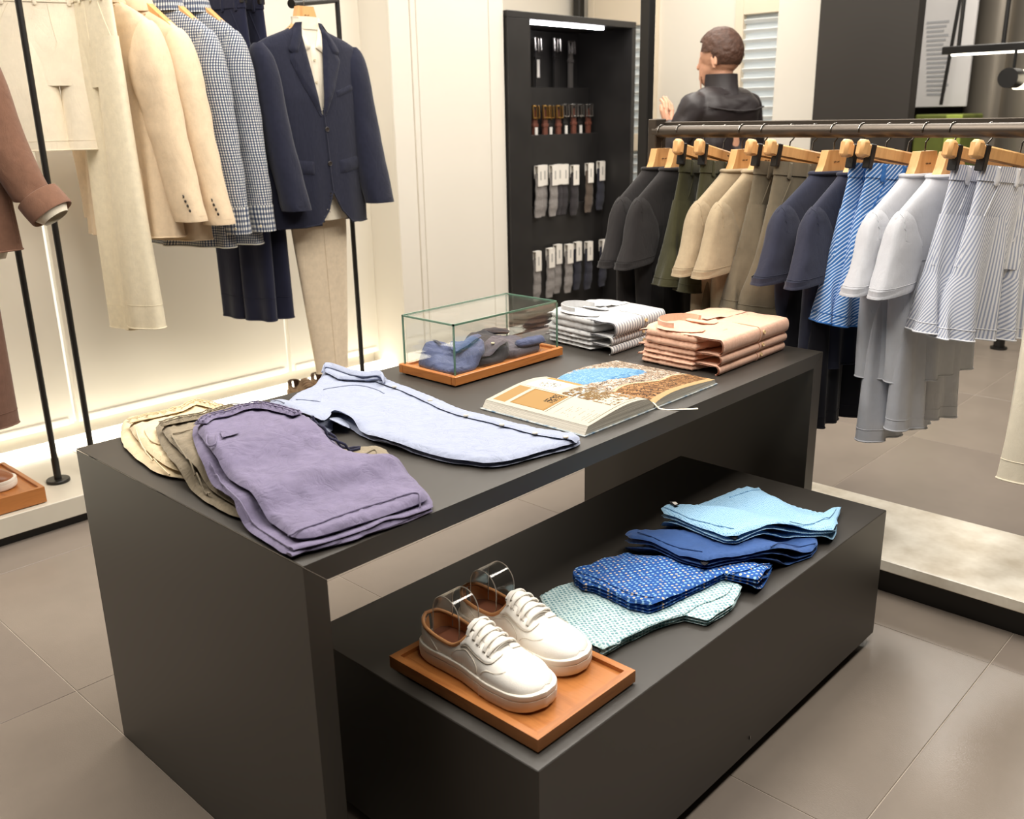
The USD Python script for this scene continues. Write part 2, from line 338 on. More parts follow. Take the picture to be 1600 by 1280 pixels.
# far right wall with louvred doors (runs along Y)
XR = 5.78
struct('wall_right', box(XR + .02, XR + .12, 2.55, 4.76, 0, 3.0), m_white, 'far cream wall behind the shopper')
struct('baseboard_right', box(XR - .0, XR + .02, 2.55, 4.75, 0, .05), m_blackmetal, 'dark baseboard under the far cream wall')
m_louver = M('louver_grey_blue', (236, 240, 240), rough=.5)
m_door = M('door_cream', (228, 214, 192), rough=.55)
def louvre_door(n, y0, y1, label):
    d = UsdGeom.Xform.Define(stage, f'/World/door_{n}'); setp(d.GetPrim(), label, kind='structure'); P = str(d.GetPath())
    xf_, xb = XR - .03, XR + .019
    stile = .06
    part(P, 'door_stile', box(xf_, xb, y0, y0 + stile, 0.05, 2.6, .003), m_door, smooth=False)
    part(P, 'door_stile', box(xf_, xb, y1 - stile, y1, 0.05, 2.6, .003), m_door, smooth=False)
    for z0, z1 in ((.05, .16), (1.08, 1.2), (1.93, 2.6)):
        part(P, 'door_rail', box(xf_, xb, y0 + stile, y1 - stile, z0, z1, .003), m_door, smooth=False)
    part(P, 'door_back', box(xb - .006, xb, y0 + stile, y1 - stile, .1, 2.1), M('louver_gap', (212, 220, 224), rough=.7))
    for a, b in ((.17, 1.07), (1.21, 1.92)):
        k = int((b - a) / .058)
        for i in range(k):
            z = a + (i + .5) * (b - a) / k
            s = box(-.013, .013, y0 + stile, y1 - stile, -.003, .003); s = xf(s, (0, math.radians(52), 0), (xf_ + .02, 0, z))
            part(P, 'louver_slat', s, m_louver, smooth=False)
louvre_door(1, 4.02, 4.62, 'cream louvred door seen left of the black post')
louvre_door(2, 2.98, 3.40, 'cream louvred door behind the shopper')
louvre_door(3, 2.62, 2.93, 'narrow cream louvred door right of the shopper')
# ================================================================== tables
TX0, TX1, TY0, TY1, TZ = .6985, 2.419, 1.101, 1.905, .696
t = thing('display_table', 'large black waterfall display table holding folded clothes and a book', 'table', (0, 0, 0))
def xz_board(poly, y0, y1):
    return xf(trimesh.creation.extrude_polygon(Polygon(poly), y1 - y0), (PI / 2, 0, 0), (0, y1, 0))
g_ = .0006
part(t, 'tabletop', xz_board([(TX0 + .0012, TZ), (TX1 - .0012, TZ), (TX1 - g_, TZ - .0012), (TX1 - .05, TZ - .038), (TX0 + .041, TZ - .038), (TX0 + g_, TZ - .0012)], TY0, TY1), m_black, smooth=False)
part(t, 'side_panel', xz_board([(TX0, 0), (TX0 + .041, 0), (TX0 + .041, TZ - .0385), (TX0, TZ - .002)], TY0, TY1), m_black, smooth=False)
part(t, 'side_panel', xz_board([(TX1 - .05, 0), (TX1, 0), (TX1, TZ - .002), (TX1 - .05, TZ - .0385)], TY0, TY1), m_black, smooth=False)
BX0, BX1, BY0, BY1, BZ = .8885, 2.2025, .802, 1.411, .3755
t = thing('low_bench', 'low black display bench nested under the table with sneakers and folded swim shorts', 'bench')
part(t, 'bench_body', box(BX0, BX1, BY0, BY1, .028, BZ, .0015), m_black, smooth=False)
part(t, 'recessed_foot', box(BX0 + .03, BX1 - .03, BY0 + .03, BY1 - .03, 0, .028), m_blackmetal)
pc_ = at(1172, 1153, Y=BY0)
part(t, 'worn_chip', xf(lathe([(0, 0), (.0055, 0), (.004, .0006), (0, .0008)], 9), (PI / 2, 0, .5), (pc_[0], BY0 + .0002, pc_[2])), M('chip_pale', (170, 166, 158), rough=.8), 'pale worn chip')
# ================================================================== hanging clothes: builders
def superring(W, B, n, e=2.3):
    a = np.linspace(0, 2 * PI, n, endpoint=False) - PI / 2
    c, s = np.cos(a), np.sin(a)
    return W * np.sign(c) * np.abs(c) ** (2 / e), B * np.sign(s) * np.abs(s) ** (2 / e)
def body_loft(zs, W, B, cx=None, fold=None, n=96, e=2.3, drop=None):
    """Closed rings at heights zs. Returns mesh, uv and a function for the front surface."""
    R, uv = [], []
    for z in zs:
        x, y = superring(W(z), B(z), n, e); c = cx(z) if cx else 0.0
        X = x + c; Y = y + (fold(X, z) if fold else 0); Z = np.full(n, z)
        if drop: Z = Z + drop(X, z)
        R.append(np.c_[X, Y, Z]); s = np.r_[0, np.cumsum(np.hypot(np.diff(x), np.diff(y)))]; uv.append(np.c_[s, np.full(n, z)])
    m = loft(R, caps=False)
    def F(x, z, side=-1):
        w, b = np.vectorize(W)(z), np.vectorize(B)(z); c = np.vectorize(cx)(z) if cx else 0
        t = np.clip(1 - np.abs((x - c) / w) ** e, 0, 1) ** (1 / e)
        return side * b * t + (fold(x, z) if fold else 0)
    return m, np.vstack(uv), F
def patch(poly, F, off=.001, thick=.003, res=.012, r=.004, side=-1, k=0):
    """A cloth piece lying on the front (side -1) or back of a garment."""
    p = chaikin(poly, k) if k else np.asarray(poly, float)
    v, t, d, nb = tri2d(p, res)
    y0 = F(v[:, 0], v[:, 1], side)
    pr = np.sqrt(1 - (1 - np.clip(d / r, 0, 1)) ** 2)
    yo = y0 + side * (off + thick * pr); yi = y0 + side * (off - .004)
    m = len(v); V = np.vstack([np.c_[v[:, 0], yo, v[:, 1]], np.c_[v[:, 0], yi, v[:, 1]]])
    f1 = t if side < 0 else t[:, ::-1]
    a = np.arange(nb); b = (a + 1) % nb
    rim = np.vstack([np.stack([a, a + m, b], 1), np.stack([b, a + m, b + m], 1)])
    return trimesh.Trimesh(V, np.vstack([f1, f1[:, ::-1] + m, rim]), process=False)
def on_front(path, F, r=.0012, off=.0, side=-1, n=6):
    p = np.asarray(path, float); return tube(np.c_[p[:, 0], F(p[:, 0], p[:, 1], side) + side * off, p[:, 1]], r, n)
def pleats(seed, A=.018, f=1 / .09, top=-.1, L=-.7, pow=1.2, drift=.6):
    g = np.random.default_rng(seed); ph = g.uniform(0, 6.28, 4); k = 2 * PI * f * np.array([1, .57, 1.63, 2.3]) * g.uniform(.85, 1.15, 4); am = np.array([1, .7, .35, .15]); d = g.uniform(-drift, drift, 4)
    def fold(x, z):
        t = np.clip((top - z) / (top - L), 0, 1) ** pow
        return A * t * sum(am[i] * np.sin(k[i] * x + ph[i] + d[i] * z * 6) for i in range(4)) / 1.5
    return fold
def sleeve2(s, zk, xin, xout, bk, yk, seed=0, n=48, m=34, slant=0.0, wr=.0035, e=2.4):
    """A sleeve as level cross-sections: from nothing at the shoulder tip down to its opening. zk, xin, xout, bk (half thickness), yk (offset) at key levels."""
    from scipy.interpolate import PchipInterpolator as PI_
    zk = np.asarray(zk, float); z = zk[0] + (zk[-1] - zk[0]) * np.linspace(0, 1, m) ** 1.25
    g = [PI_(zk, np.asarray(k, float))(z) for k in (xin, xout, bk, yk)]
    R, uv = [], []
    for i in range(m):
        w = (g[1][i] - g[0][i]) / 2; c = (g[1][i] + g[0][i]) / 2; x, y = superring(w, g[2][i], n, e)
        a = np.arange(n) / n * 2 * PI; tt = i / (m - 1)
        nn = (meshkit.fbm(np.c_[np.cos(a) * 1.3 + seed, np.sin(a) * 1.3, np.full(n, z[i] * 14 + seed)], 2, abs(int(seed))) - .5) * 2 * wr * (.4 + 1.6 * tt)
        X = s * (c + x) ; Y = y + g[3][i] + nn * np.sign(y + 1e-9) + .35 * nn
        R.append(np.c_[X, Y, -z[i] + slant * tt ** 2 * (X - s * c)]); cs = np.r_[0, np.cumsum(np.hypot(np.diff(x), np.diff(y)))]; uv.append(np.c_[cs, np.full(n, -z[i])])
    R = np.array(R); c = R[-1].mean(0); inn = c + (R[-1] - c) * .95; up = np.array([0, 0, .02])
    R = np.concatenate([R, [inn], [inn + up]]); uv += [uv[-1], uv[-1]]
    if s < 0: R = R[:, ::-1]; 
    return loft(R, caps=False), np.vstack(uv), R
def ring_band(m_ring, r=.003, flat=2.0):
    p = np.vstack([m_ring, m_ring[:1]]); return tube(p, r, 6, False)
def sew(*ms):
    ms = [m for m in ms if m is not None]
    return trimesh.util.concatenate([m[0] if isinstance(m, tuple) else m for m in ms]), np.vstack([m[1] for m in ms])

m_hwood = wood('hanger_beech', (196, 140, 84), (222, 172, 114), (60, 60, 6), .38)
m_hook = M('hook_steel', (150, 146, 140), rough=.25, metal=1.0)
m_clip = M('clip_black', (22, 20, 19), rough=.4)
m_print = M('print_brown', (70, 44, 26), rough=.7)
def tiny_print(y, z):
    """The small two-word brown print on a hanger, too small in the photograph to be read: strokes only."""
    g = np.random.default_rng(3); ms = []
    for x0, n in ((-.012, 5), (.002, 4)):
        for i in range(n):
            x = x0 + i * .0023; h = .0036 if g.random() < .6 else .005; ms.append(box(x, x + .0008, y, y + .0006, z, z + h))
            if i % 2 == 0: ms.append(box(x, x + .0017, y, y + .0006, z + h * .4, z + h * .4 + .0008))
    return trimesh.util.concatenate(ms)
def make_hanger(name, label, group, loc, rotz):
    t = thing(name, label, 'hanger', loc, rotz, group)
    pr = [(-.033, .074), (.033, .074), (.044, .036), (.056, .012), (.12, -.038), (.175, -.078), (.188, -.098), (.18, -.104), (.168, -.1), (.11, -.06), (.06, -.026), (.025, -.008), (0, -.004)]
    full = pr + [(-x, z) for x, z in pr[:1:-1] if x > 0]
    b = trimesh.creation.extrude_polygon(Polygon(full).buffer(.002), .026); b.apply_transform(trimesh.transformations.rotation_matrix(PI / 2, (1, 0, 0))); b.apply_translation((0, .013, 0))
    part(t, 'hanger_body', b, m_hwood, smooth=40)
    hk = [(0, 0, .068), (0, 0, .098), (.010, 0, .1075)] + [(.0208 * math.cos(q), 0, .1285 + .0208 * math.sin(q)) for q in np.linspace(-.28 * PI, 1.08 * PI, 14)]
    part(t, 'hook', tube(hk, .0021, 8), m_hook, 'steel hook')
    tx = tiny_print(-.0156, .042)
    part(t, 'printed_mark', tx, m_print)
    return t
def make_clip_hanger(label, group, loc, rotz, tilt=0.0):
    t = thing('clip_hanger', label, 'hanger', loc, rotz, group, rot=(0, math.degrees(tilt), math.degrees(rotz)))
    part(t, 'hanger_bar', cat(box(-.16, .16, -.0085, .0085, -.017, .017, .004)), m_hwood, smooth=30)
    for s in (-1, 1):
        part(t, 'end_block', box(s * .165 - .017, s * .165 + .017, -.014, .014, -.02, .026, .008), m_hwood, 'thicker rounded end block', smooth=40)
        part(t, 'clip', cat(box(s * .135 - .008, s * .135 + .008, -.0125, .0125, -.045, .018, .002)), m_clip, 'black clip')
    hk = [(0, 0, .014), (0, 0, .042), (.010, 0, .051)] + [(.0208 * math.cos(q), 0, .072 + .0208 * math.sin(q)) for q in np.linspace(-.28 * PI, 1.08 * PI, 14)]
    part(t, 'hook', tube(hk, .0021, 8), m_hook, 'steel hook')
    tx = xf(tiny_print(-.0089, 0), None, (.03, 0, 0))
    part(t, 'printed_mark', tx, m_print)
    return t

def make_tee(label, mat, loc, rotz, group, L=.70, seed=1, wsh=.205, A=.02, name='t_shirt', whem=.2, neckmat=None, sl=.195, slx=None):
    t = thing(name, label, 't-shirt', loc, rotz, group)
    drop = .095
    W = lambda z: np.interp(-z, [0, .012, drop, drop + .04, .3, L], [.082, .092, wsh, wsh + .004, .19, whem])
    B = lambda z: np.interp(-z, [0, drop, .25, L], [.026, .028, .045, .055])
    fo = pleats(seed, A, 1 / .11, -.12, -L)
    zs = -np.r_[np.linspace(0, drop + .04, 16), np.linspace(drop + .06, L, 40)]
    scoop = lambda x, z: np.where(np.abs(x) < .085, -.0 * x, 0)
    m, uv, F = body_loft(zs, W, B, fold=fo)
    part(t, 'body', m, mat, smooth=True, uv=uv)
    part(t, 'collar', tube(np.vstack([m.vertices[:96], m.vertices[:1]]), .006, 8, False), neckmat or mat)
    hemr = m.vertices[-96:]; part(t, 'hem', tube(np.vstack([hemr, hemr[:1]]), .0022, 6, False), mat)
    for s in (-1, 1):
        ex = slx if slx is not None else .085
        sm, suv, R = sleeve2(s, [drop - .014, drop, drop + .03, drop + .08, drop + .13, drop + sl], [wsh - .05, wsh - .06, wsh - .08, wsh - .10, wsh - .09, wsh - .062], [wsh - .018, wsh - .004, wsh + .014, wsh + .032, wsh + .052, wsh + ex], [.012, .02, .027, .032, .033, .034], [0, 0, 0, -.004, -.01, -.016], seed + 3 * s, slant=-.10 * s, e=3.2)
        part(t, 'sleeve', sm, mat, smooth=True, uv=suv)
        xs = s * (wsh - .010); sq = np.array([min(r[r[:, 1] < 0], key=lambda q: abs(q[0] - xs)) for r in R[2:15]]); part(t, 'sleeve_seam', tube(sq, .0016, 5), mat)
        q = R[-6]; part(t, 'sleeve_stitch', tube(np.vstack([q, q[:1]]), .0009, 5, False), mat)
    return t
def make_leg(zs, cx, W, B, fold, n=64):
    return body_loft(zs, W, B, cx, fold, n)
def make_bottoms(label, mat, loc, rotz, group, L=.46, W0=.165, Wh=.115, crotch=.24, seed=1, name='hanging_shorts', cat_='shorts', A=.02, B0=.02, Bh=.05, f=1 / .1, cuff=True, loops=True, bandmat=None, spread=1.0, hipW=None, Ltwo=None, tilt=0.0):
    """Shorts or trousers hung from the waistband."""
    t = thing(name, label, cat_, loc, rotz, group, rot=(0, math.degrees(tilt) * .6, math.degrees(rotz)))
    hw = hipW or W0 * 1.12
    fo = pleats(seed, A, f, -.03, -L)
    Wt = lambda z: np.interp(-z, [0, .04, crotch + .03], [W0, W0 * 1.01, hw])
    Bt = lambda z: np.interp(-z, [0, .04, crotch], [B0, B0 * 1.1, (B0 + Bh) / 2]) * np.interp(-z, [crotch - .12, crotch - .03], [1.03, .86])
    Bu = lambda z: np.interp(-z, [0, .04, crotch], [B0, B0 * 1.1, (B0 + Bh) / 2])
    zs = -np.linspace(.0, crotch + .03, 22)
    seat = body_loft(zs, Wt, Bt, fold=fo)
    part(t, 'seat', seat[0], mat, smooth=True, uv=seat[1])
    F = seat[2]
    bz = -np.linspace(-.002, .036, 5)
    band = body_loft(bz, lambda z: Wt(z) + .003, lambda z: Bt(z) + .003, fold=fo)
    part(t, 'waistband', band[0], bandmat or mat, smooth=True, uv=band[1])
    for s in (-1, 1):
        Le = L if s < 0 or not Ltwo else Ltwo
        zl = -np.linspace(crotch * .55, Le, 36)
        zc = crotch + .03
        cx = lambda z, s=s: s * (Wt(z) * .5 if -z < zc else np.interp(-z, [zc, L], [hw * .5, hw * .5 * spread]))
        Wl = lambda z: Wt(z) * .495 if -z < zc else np.interp(-z, [zc, zc + .02, L], [hw * .495, hw * .495, Wh])
        Bl = lambda z: Bu(z) if -z < crotch else np.interp(-z, [crotch, L], [(B0 + Bh) / 2, Bh])
        lg = body_loft(zl, Wl, Bl, cx, fo, 64)
        V = lg[0].vertices; ring = V[-64:]
        inn = ring * .93 + ring.mean(0) * .07; 
        part(t, 'leg', lg[0], mat, smooth=True, uv=lg[1])
        part(t, 'hem', tube(np.vstack([ring, ring[:1]]), .0025, 6, False), mat)
        if cuff:
            k = V[-64 * 4:-64 * 3]; part(t, 'hem_stitch', tube(np.vstack([k, k[:1]]), .0012, 5, False), mat)
    if loops:
        for x in (-W0 * .72, -W0 * .2, W0 * .35, W0 * .8):
            part(t, 'belt_loop', patch([(x - .006, .0), (x + .006, .0), (x + .006, -.046), (x - .006, -.046)], F, .005, .003, .006), mat)
    for s in (-1, 1):
        part(t, 'pocket_edge', on_front([(s * W0 * .62, -.04), (s * W0 * .8, -.1), (s * W0 * .98, -.16)], F, .0016, .001), mat)
    part(t, 'fly', on_front([(0, -.04), (.004, -.1), (.012, -.16), (.004, -.18)], F, .0014, .001), mat)
    return t

def make_long_top(name, label, cat_, mat, loc, rotz, group, L=.74, seed=1, wsh=.225, A=.012, B0=.05, sleeve_pts=None, lapel=None, sw=(.07, .085, .075, .062), st=(.04, .05, .042, .036), cuff=None, collar=True, whem=.24, drop=.085, vent=False, axis=(0, 1, 0), open_v=None, cuffmat=None, neck=.075, Bh=None, cut2=None):
    t = thing(name, label, cat_, loc, rotz, group)
    W = lambda z: np.interp(-z, [0, .01, drop * .6, drop, drop + .05, .32, L], [neck, neck + .012, neck + (wsh - neck) * .62, wsh - .008, wsh, wsh - .012, whem])
    B = lambda z: np.interp(-z, [0, drop, .25, L], [.03, .042, B0, Bh or B0])
    fo = pleats(seed, A, 1 / .14, -.2, -L)
    zs = -np.r_[np.linspace(0, drop + .04, 18), np.linspace(drop + .06, L, 50)]
    m, uv, F = body_loft(zs, W, B, fold=fo, n=112)
    if open_v is not None:
        c = m.vertices[m.faces].mean(1); inside = shapely.contains_xy(Polygon(open_v), c[:, 0], c[:, 2]) & (c[:, 1] < 0)
        if cut2 is not None: inside |= shapely.contains_xy(Polygon(cut2), c[:, 0], c[:, 2]) & (c[:, 1] < 0)
        fk = m.faces[~inside]; keep_v = np.unique(fk); re_ = np.full(len(m.vertices), -1); re_[keep_v] = np.arange(len(keep_v)); full_v = m.vertices; m = trimesh.Trimesh(m.vertices[keep_v], re_[fk], process=False); uv = uv[keep_v]
    part(t, 'body', m, mat, smooth=True, uv=uv)
    ring = m.vertices[-112:]
    if open_v is None: part(t, 'hem', tube(np.vstack([ring, ring[:1]]), .0028, 6, False), mat)
    for s in (-1, 1):
        K = dict(z=[drop - .012, drop + .005, drop + .05, drop + .13, .34, .52, .68], xin=[wsh - .05, wsh - .06, wsh - .09, wsh - .115, wsh - .10, wsh - .085, wsh - .07], xout=[wsh - .02, wsh - .004, wsh + .018, wsh + .034, wsh + .042, wsh + .048, wsh + .052], b=[.014, .026, .042, .054, .048, .042, .038], y=[0, 0, 0, 0, -.01, -.025, -.03])
        if sleeve_pts: K |= sleeve_pts(s)
        sm, suv, R = sleeve2(s, K['z'], K['xin'], K['xout'], K['b'], K['y'], seed + 5 * s, m=46, slant=K.get('slant', 0.0))
        sp = part(t, 'sleeve', sm, mat, smooth=True, uv=suv)
        cv = [r[:26] for r in R[1:2]][0]
        part(t, 'sleeve_seam', tube(np.array([R[i][np.argmin(R[i][:, 0] * s)] for i in range(2, 10)]), .0008, 5, False), mat)
        if cuff:
            k = R[-8:-2]; c = np.array([r.mean(0) + (r - r.mean(0)) * 1.05 for r in k])
            part(t, 'cuff', loft(c, False), cuffmat or mat, smooth=True, uv=np.vstack([np.c_[np.linspace(0, .25, 48), np.full(48, -.6 + .01 * i)] for i in range(6)]))
    if collar:
        ph = np.linspace(0, 2 * PI, 41)[:-1]
        x, y = superring(neck + .004, .036, 40); R = [np.c_[x * .96, y * .9, np.full(40, .035)], np.c_[x * 1.04, y * 1.08, np.full(40, .03)], np.c_[x * 1.16, y * 1.35, np.full(40, -.012)]]
        part(t, 'collar', loft(R, False), mat, smooth=True, uv=np.vstack([np.c_[np.linspace(0, .4, 40), np.full(40, .02 * i)] for i in range(3)]))
    return t, F
# ================================================================== right clothes rack
RX = 2.65; RZ = 1.278
t = thing('clothes_rack', 'gunmetal clothes rail with a round bar on square posts over a white base', 'clothes rack')
part(t, 'rail', cyl((RX, .25, RZ), (RX, 1.845, RZ), .0185, 24), m_gun)
part(t, 'top_bar', box(RX + .030, RX + .044, .25, 1.86, RZ + .016, RZ + .030, .002), m_gun, smooth=False)
for y in (1.845, .24):
    part(t, 'post', box(RX - .016, RX + .044, y - .016, y + .016, .12, RZ + .04, .003), m_gun, smooth=False)
m_base = M('base_white_scuffed', (226, 220, 206), rough=.22, var=.3, vscale=7, vcol=(196, 184, 164))
b = thing('rack_base', 'low white scuffed base board under the right clothes rail', 'platform')
part(b, 'base_top', box(2.445, 2.865, .12, 1.95, .085, .12, .003), m_base, smooth=False)
part(b, 'recessed_base', box(2.49, 2.83, .16, 1.9, 0, .085), m_blackmetal)
# tall black post behind the rack
single('tall_post', cat(box(3.31, 3.355, 2.345, 2.39, 0, 3.0, .003), box(3.28, 3.385, 2.315, 2.42, 0, .012, .002)), m_blackmetal, 'tall black square post rising left of the shopper behind the rail end', 'post', smooth=False)

m_bk = cloth('tee_black', (40, 37, 37)); m_ol = cloth('shorts_olive', (62, 60, 38)); m_bg = cloth('tee_khaki', (172, 154, 126)); m_kh = cloth('shorts_khaki', (112, 102, 84))
m_nv = cloth('tee_navy', (48, 50, 66)); m_wt = cloth('tee_pale_grey', (192, 193, 198), var=.05); m_gr = cloth('trousers_pale_grey', (190, 191, 197), var=.06)
m_nvd = cloth('trousers_dark_navy', (30, 30, 38)); m_khd = cloth('trousers_khaki', (120, 107, 84)); m_bkd = cloth('trousers_black', (28, 26, 26))
m_blue = stripes('diagonal_blue_stripe', [(52, 104, 168), (190, 208, 232)], 95, rot=.62, duty=.62, soft=.12)
m_sk = stripes('seersucker_stripe', [(216, 217, 222), (150, 157, 178)], 125, duty=.52, soft=.15)
m_cream3 = cloth('trousers_cream', (238, 228, 206), var=.05)
m_tagn = M('neck_label', (40, 38, 40), rough=.8)
HZ = RZ - .1285   # origin of a tee hanger under the rail
h0 = None
def hang(y, rz, which='hanger', label=''):
    global h0
    return make_hanger('hanger', label, None, (RX, y, HZ), rz)
tees = [(1.817, m_bk, 'black', 'farthest', -.12), (1.746, m_bk, 'black', 'second', -.14), (1.52, m_bg, 'khaki beige', 'left', -.18), (1.445, m_bg, 'khaki beige', 'right', -.2),
        (1.225, m_nv, 'navy', 'left', -.30), (1.145, m_nv, 'navy', 'right', -.22), (.969, m_wt, 'pale grey', 'left', -.26), (.90, m_wt, 'pale grey', 'right', -.26)]
under = {'black': m_bkd, 'khaki beige': m_khd, 'navy': m_nvd, 'pale grey': m_gr}
where = {('black', 'farthest'): 'black short-sleeved t-shirt at the far left end of the right rail', ('black', 'second'): 'black short-sleeved t-shirt hanging just left of the olive shorts',
         ('khaki beige', 'left'): 'khaki beige t-shirt hanging beside the olive shorts', ('khaki beige', 'right'): 'khaki beige t-shirt hanging beside the grey khaki shorts',
         ('navy', 'left'): 'navy t-shirt hanging beside the grey khaki shorts', ('navy', 'right'): 'navy t-shirt hanging beside the blue diagonal-striped shorts',
         ('pale grey', 'left'): 'pale grey t-shirt hanging beside the blue diagonal-striped shorts', ('pale grey', 'right'): 'pale grey t-shirt hanging beside the grey seersucker shorts'}
for i, (y, m, c, w, rz) in enumerate(tees):
    zt = HZ + .0
    make_hanger('hanger', 'beech wood hanger holding the ' + where[c, w].split(' hanging')[0].split(' at the')[0] + {'farthest': ' at the far rail end', 'second': ' left of the olive shorts', 'left': {'khaki beige': ' beside the olive shorts', 'navy': ' beside the grey khaki shorts', 'pale grey': ' beside the blue striped shorts'}.get(c, ''), 'right': {'khaki beige': ' beside the grey khaki shorts', 'navy': ' beside the blue striped shorts', 'pale grey': ' beside the seersucker shorts'}.get(c, '')}[w], 'beech hangers on the right rail', (RX, y, HZ), rz)
    make_tee(where[c, w], m, (RX, y, HZ + .014), rz, 'pairs of t-shirts on the right rail', L=.54, seed=11 + i, A=.016, whem=.175)
    nm = {'black': 'black', 'khaki beige': 'khaki', 'navy': 'dark navy', 'pale grey': 'pale grey'}[c]
    make_bottoms(f'{nm} trousers hanging under the ' + {'farthest': 'farthest', 'second': 'second', 'left': 'left', 'right': 'right'}[w] + f' {c} t-shirt', under[c], (RX - .02, y - .005, HZ - .16), rz + .05, 'trousers under the t-shirts', L=[.60, .60, .56, .56, .55, .54, .55, .50][i], W0=.14, Wh=.075, crotch=.26, seed=31 + i, name='hanging_trousers', cat_='trousers', A=.016, Bh=.036, f=1 / .09, loops=False, cuff=True, spread=1.0)
CZ = RZ - .072
shorts = [(1.665, m_ol, .12, .385, 'olive green shorts on a clip hanger, left one of the olive pair', 'olive'), (1.587, m_ol, .10, .395, 'olive green shorts on a clip hanger, next to the khaki beige t-shirts', 'olive'),
          (1.366, m_kh, -.22, .43, 'grey khaki shorts with belt loops, next to the khaki beige t-shirt', 'grey khaki'), (1.294, m_kh, -.30, .44, 'grey khaki shorts with belt loops, next to the navy t-shirt', 'grey khaki'),
          (1.079, m_blue, -.24, .43, 'blue and white diagonal-striped shorts, next to the navy t-shirt', 'blue'), (1.018, m_blue, -.36, .435, 'blue and white diagonal-striped shorts, next to the pale grey t-shirt', 'blue'),
          (.816, m_sk, -.22, .42, 'grey and white seersucker shorts, next to the pale grey t-shirt', 'seersucker'), (.736, m_sk, -.34, .43, 'seersucker shorts with a pocket flap, nearest on the right rail', 'seersucker')]
names = ['left olive shorts', 'right olive shorts', 'left grey khaki shorts', 'right grey khaki shorts', 'left blue striped shorts', 'right blue striped shorts', 'left seersucker shorts', 'nearest seersucker shorts']
for i, (y, m, rz, L, lab, c) in enumerate(shorts):
    make_clip_hanger('beech clip hanger holding the ' + names[i] + ' on the right rail', 'beech clip hangers on the right rail', (RX, y, CZ), rz, tilt=.17)
    s = make_bottoms(lab, m, (RX, y, CZ - .022), rz, 'pairs of shorts on the right rail', L=L, W0=.135, Wh=.10, crotch=.22, seed=51 + i, A=.024, Bh=.05, f=1 / .085, hipW=.155, spread=1.12, bandmat=None, tilt=.17)
t = make_bottoms('cream trousers at the near end of the right rail', m_cream3, (RX - .02, .565, CZ - .02), -.35, None, L=.76, W0=.14, Wh=.095, crotch=.26, seed=77, name='hanging_trousers', cat_='trousers', A=.02, Bh=.05, f=1 / .12)
make_clip_hanger('beech clip hanger holding the cream trousers at the rail end', 'beech clip hangers on the right rail', (RX - .0, .565, CZ), -.35)

for i, px in enumerate((906, 961)):
    p = at(px, 10, Y=4.66); single('wall_post', box(p[0] - .03, p[0] + .03, 4.64, 4.70, 0, 3.0, .003), m_blackmetal, ('black post above the cabinet top, left of two on the cream wall', 'black post above the cabinet top, right of two on the cream wall')[i], 'post', smooth=False)
# ================================================================== left display bay: black rails and the clothes on them
YR = 3.36; ZRAIL = 1.86
def floor_rod(P, x, y, z0, z1=2.9):
    part(P, 'rod', cyl((x, y, z0), (x, y, z1), .0105, 16), m_blackmetal)
    part(P, 'foot_disc', lathe([(0, z0), (.038, z0), (.040, z0 + .002), (.040, z0 + .010), (.038, z0 + .012), (.012, z0 + .012), (0, z0 + .012)], 32, (x, y, 0)), m_blackmetal)
    part(P, 'collar', cyl((x, y, z0 + .012), (x, y, z0 + .09), .0125, 16), m_blackmetal)
r1 = thing('wall_rail', 'black clothes rail with a round floor disc, left end of the display bay', 'clothes rail')
floor_rod(r1, 1.153, YR, ZP); part(r1, 'rail', cyl((-.3, YR, ZRAIL + .02), (1.163, YR, ZRAIL + .02), .012, 16), m_blackmetal)
r2 = thing('wall_rail', 'black clothes rail carrying beige blazers and gingham shirts in the display bay', 'clothes rail')
floor_rod(r2, 1.285, YR, ZP); floor_rod(r2, 2.545, YR, ZP); part(r2, 'rail', cyl((1.275, YR, ZRAIL), (2.555, YR, ZRAIL), .012, 16), m_blackmetal)
part(r2, 'face_out_arm', cyl((2.545, YR, 1.805), (2.22, 3.20, 1.755), .0125, 16), m_blackmetal)
part(r2, 'arm_cap', cyl((2.222, 3.201, 1.7553), (2.205, 3.193, 1.7527), .0165, 16), m_blackmetal)

m_beige = cloth('blazer_beige_linen', (220, 197, 166), var=.1, vscale=30); m_cream = cloth('cotton_cream', (240, 228, 205), var=.06); m_cream2 = cloth('cotton_warm_white', (238, 226, 198), var=.08, vscale=40)
m_navyb = cloth('blazer_navy', (29, 31, 48), var=.18, vscale=60, bump=.5); m_navyt = cloth('trousers_navy', (28, 30, 50), var=.12)
m_brown = cloth('overshirt_brown', (122, 88, 70), var=.16, vscale=35, bump=.5); m_brownd = cloth('trousers_brown', (112, 82, 68), var=.14)
m_ging = stripes('gingham_check', [(238, 236, 230), (96, 108, 134)], 105, second=105, duty=.5, soft=.1)
m_shirtw = cloth('shirt_ivory', (234, 224, 204), var=.06); m_tr = cloth('trousers_oatmeal', (216, 198, 172), var=.1, vscale=45)
m_btn = M('button_dark', (46, 40, 36), rough=.35); m_btnl = M('button_pale', (214, 200, 170), rough=.35); m_label = M('woven_label', (58, 52, 66), rough=.8)

def button(parent, p, r=.0075, mat=None, axis=(0, -1, 0)):
    a = np.asarray(axis, float); p = np.asarray(p, float)
    m = lathe([(0, 0), (r, 0), (r, .0018), (r * .86, .0028), (r * .7, .002), (0, .002)], 18); T = trimesh.geometry.align_vectors((0, 0, 1), a); m.apply_transform(T); m.apply_translation(p)
    return part(parent, 'button', m, mat or m_btn, smooth=40)

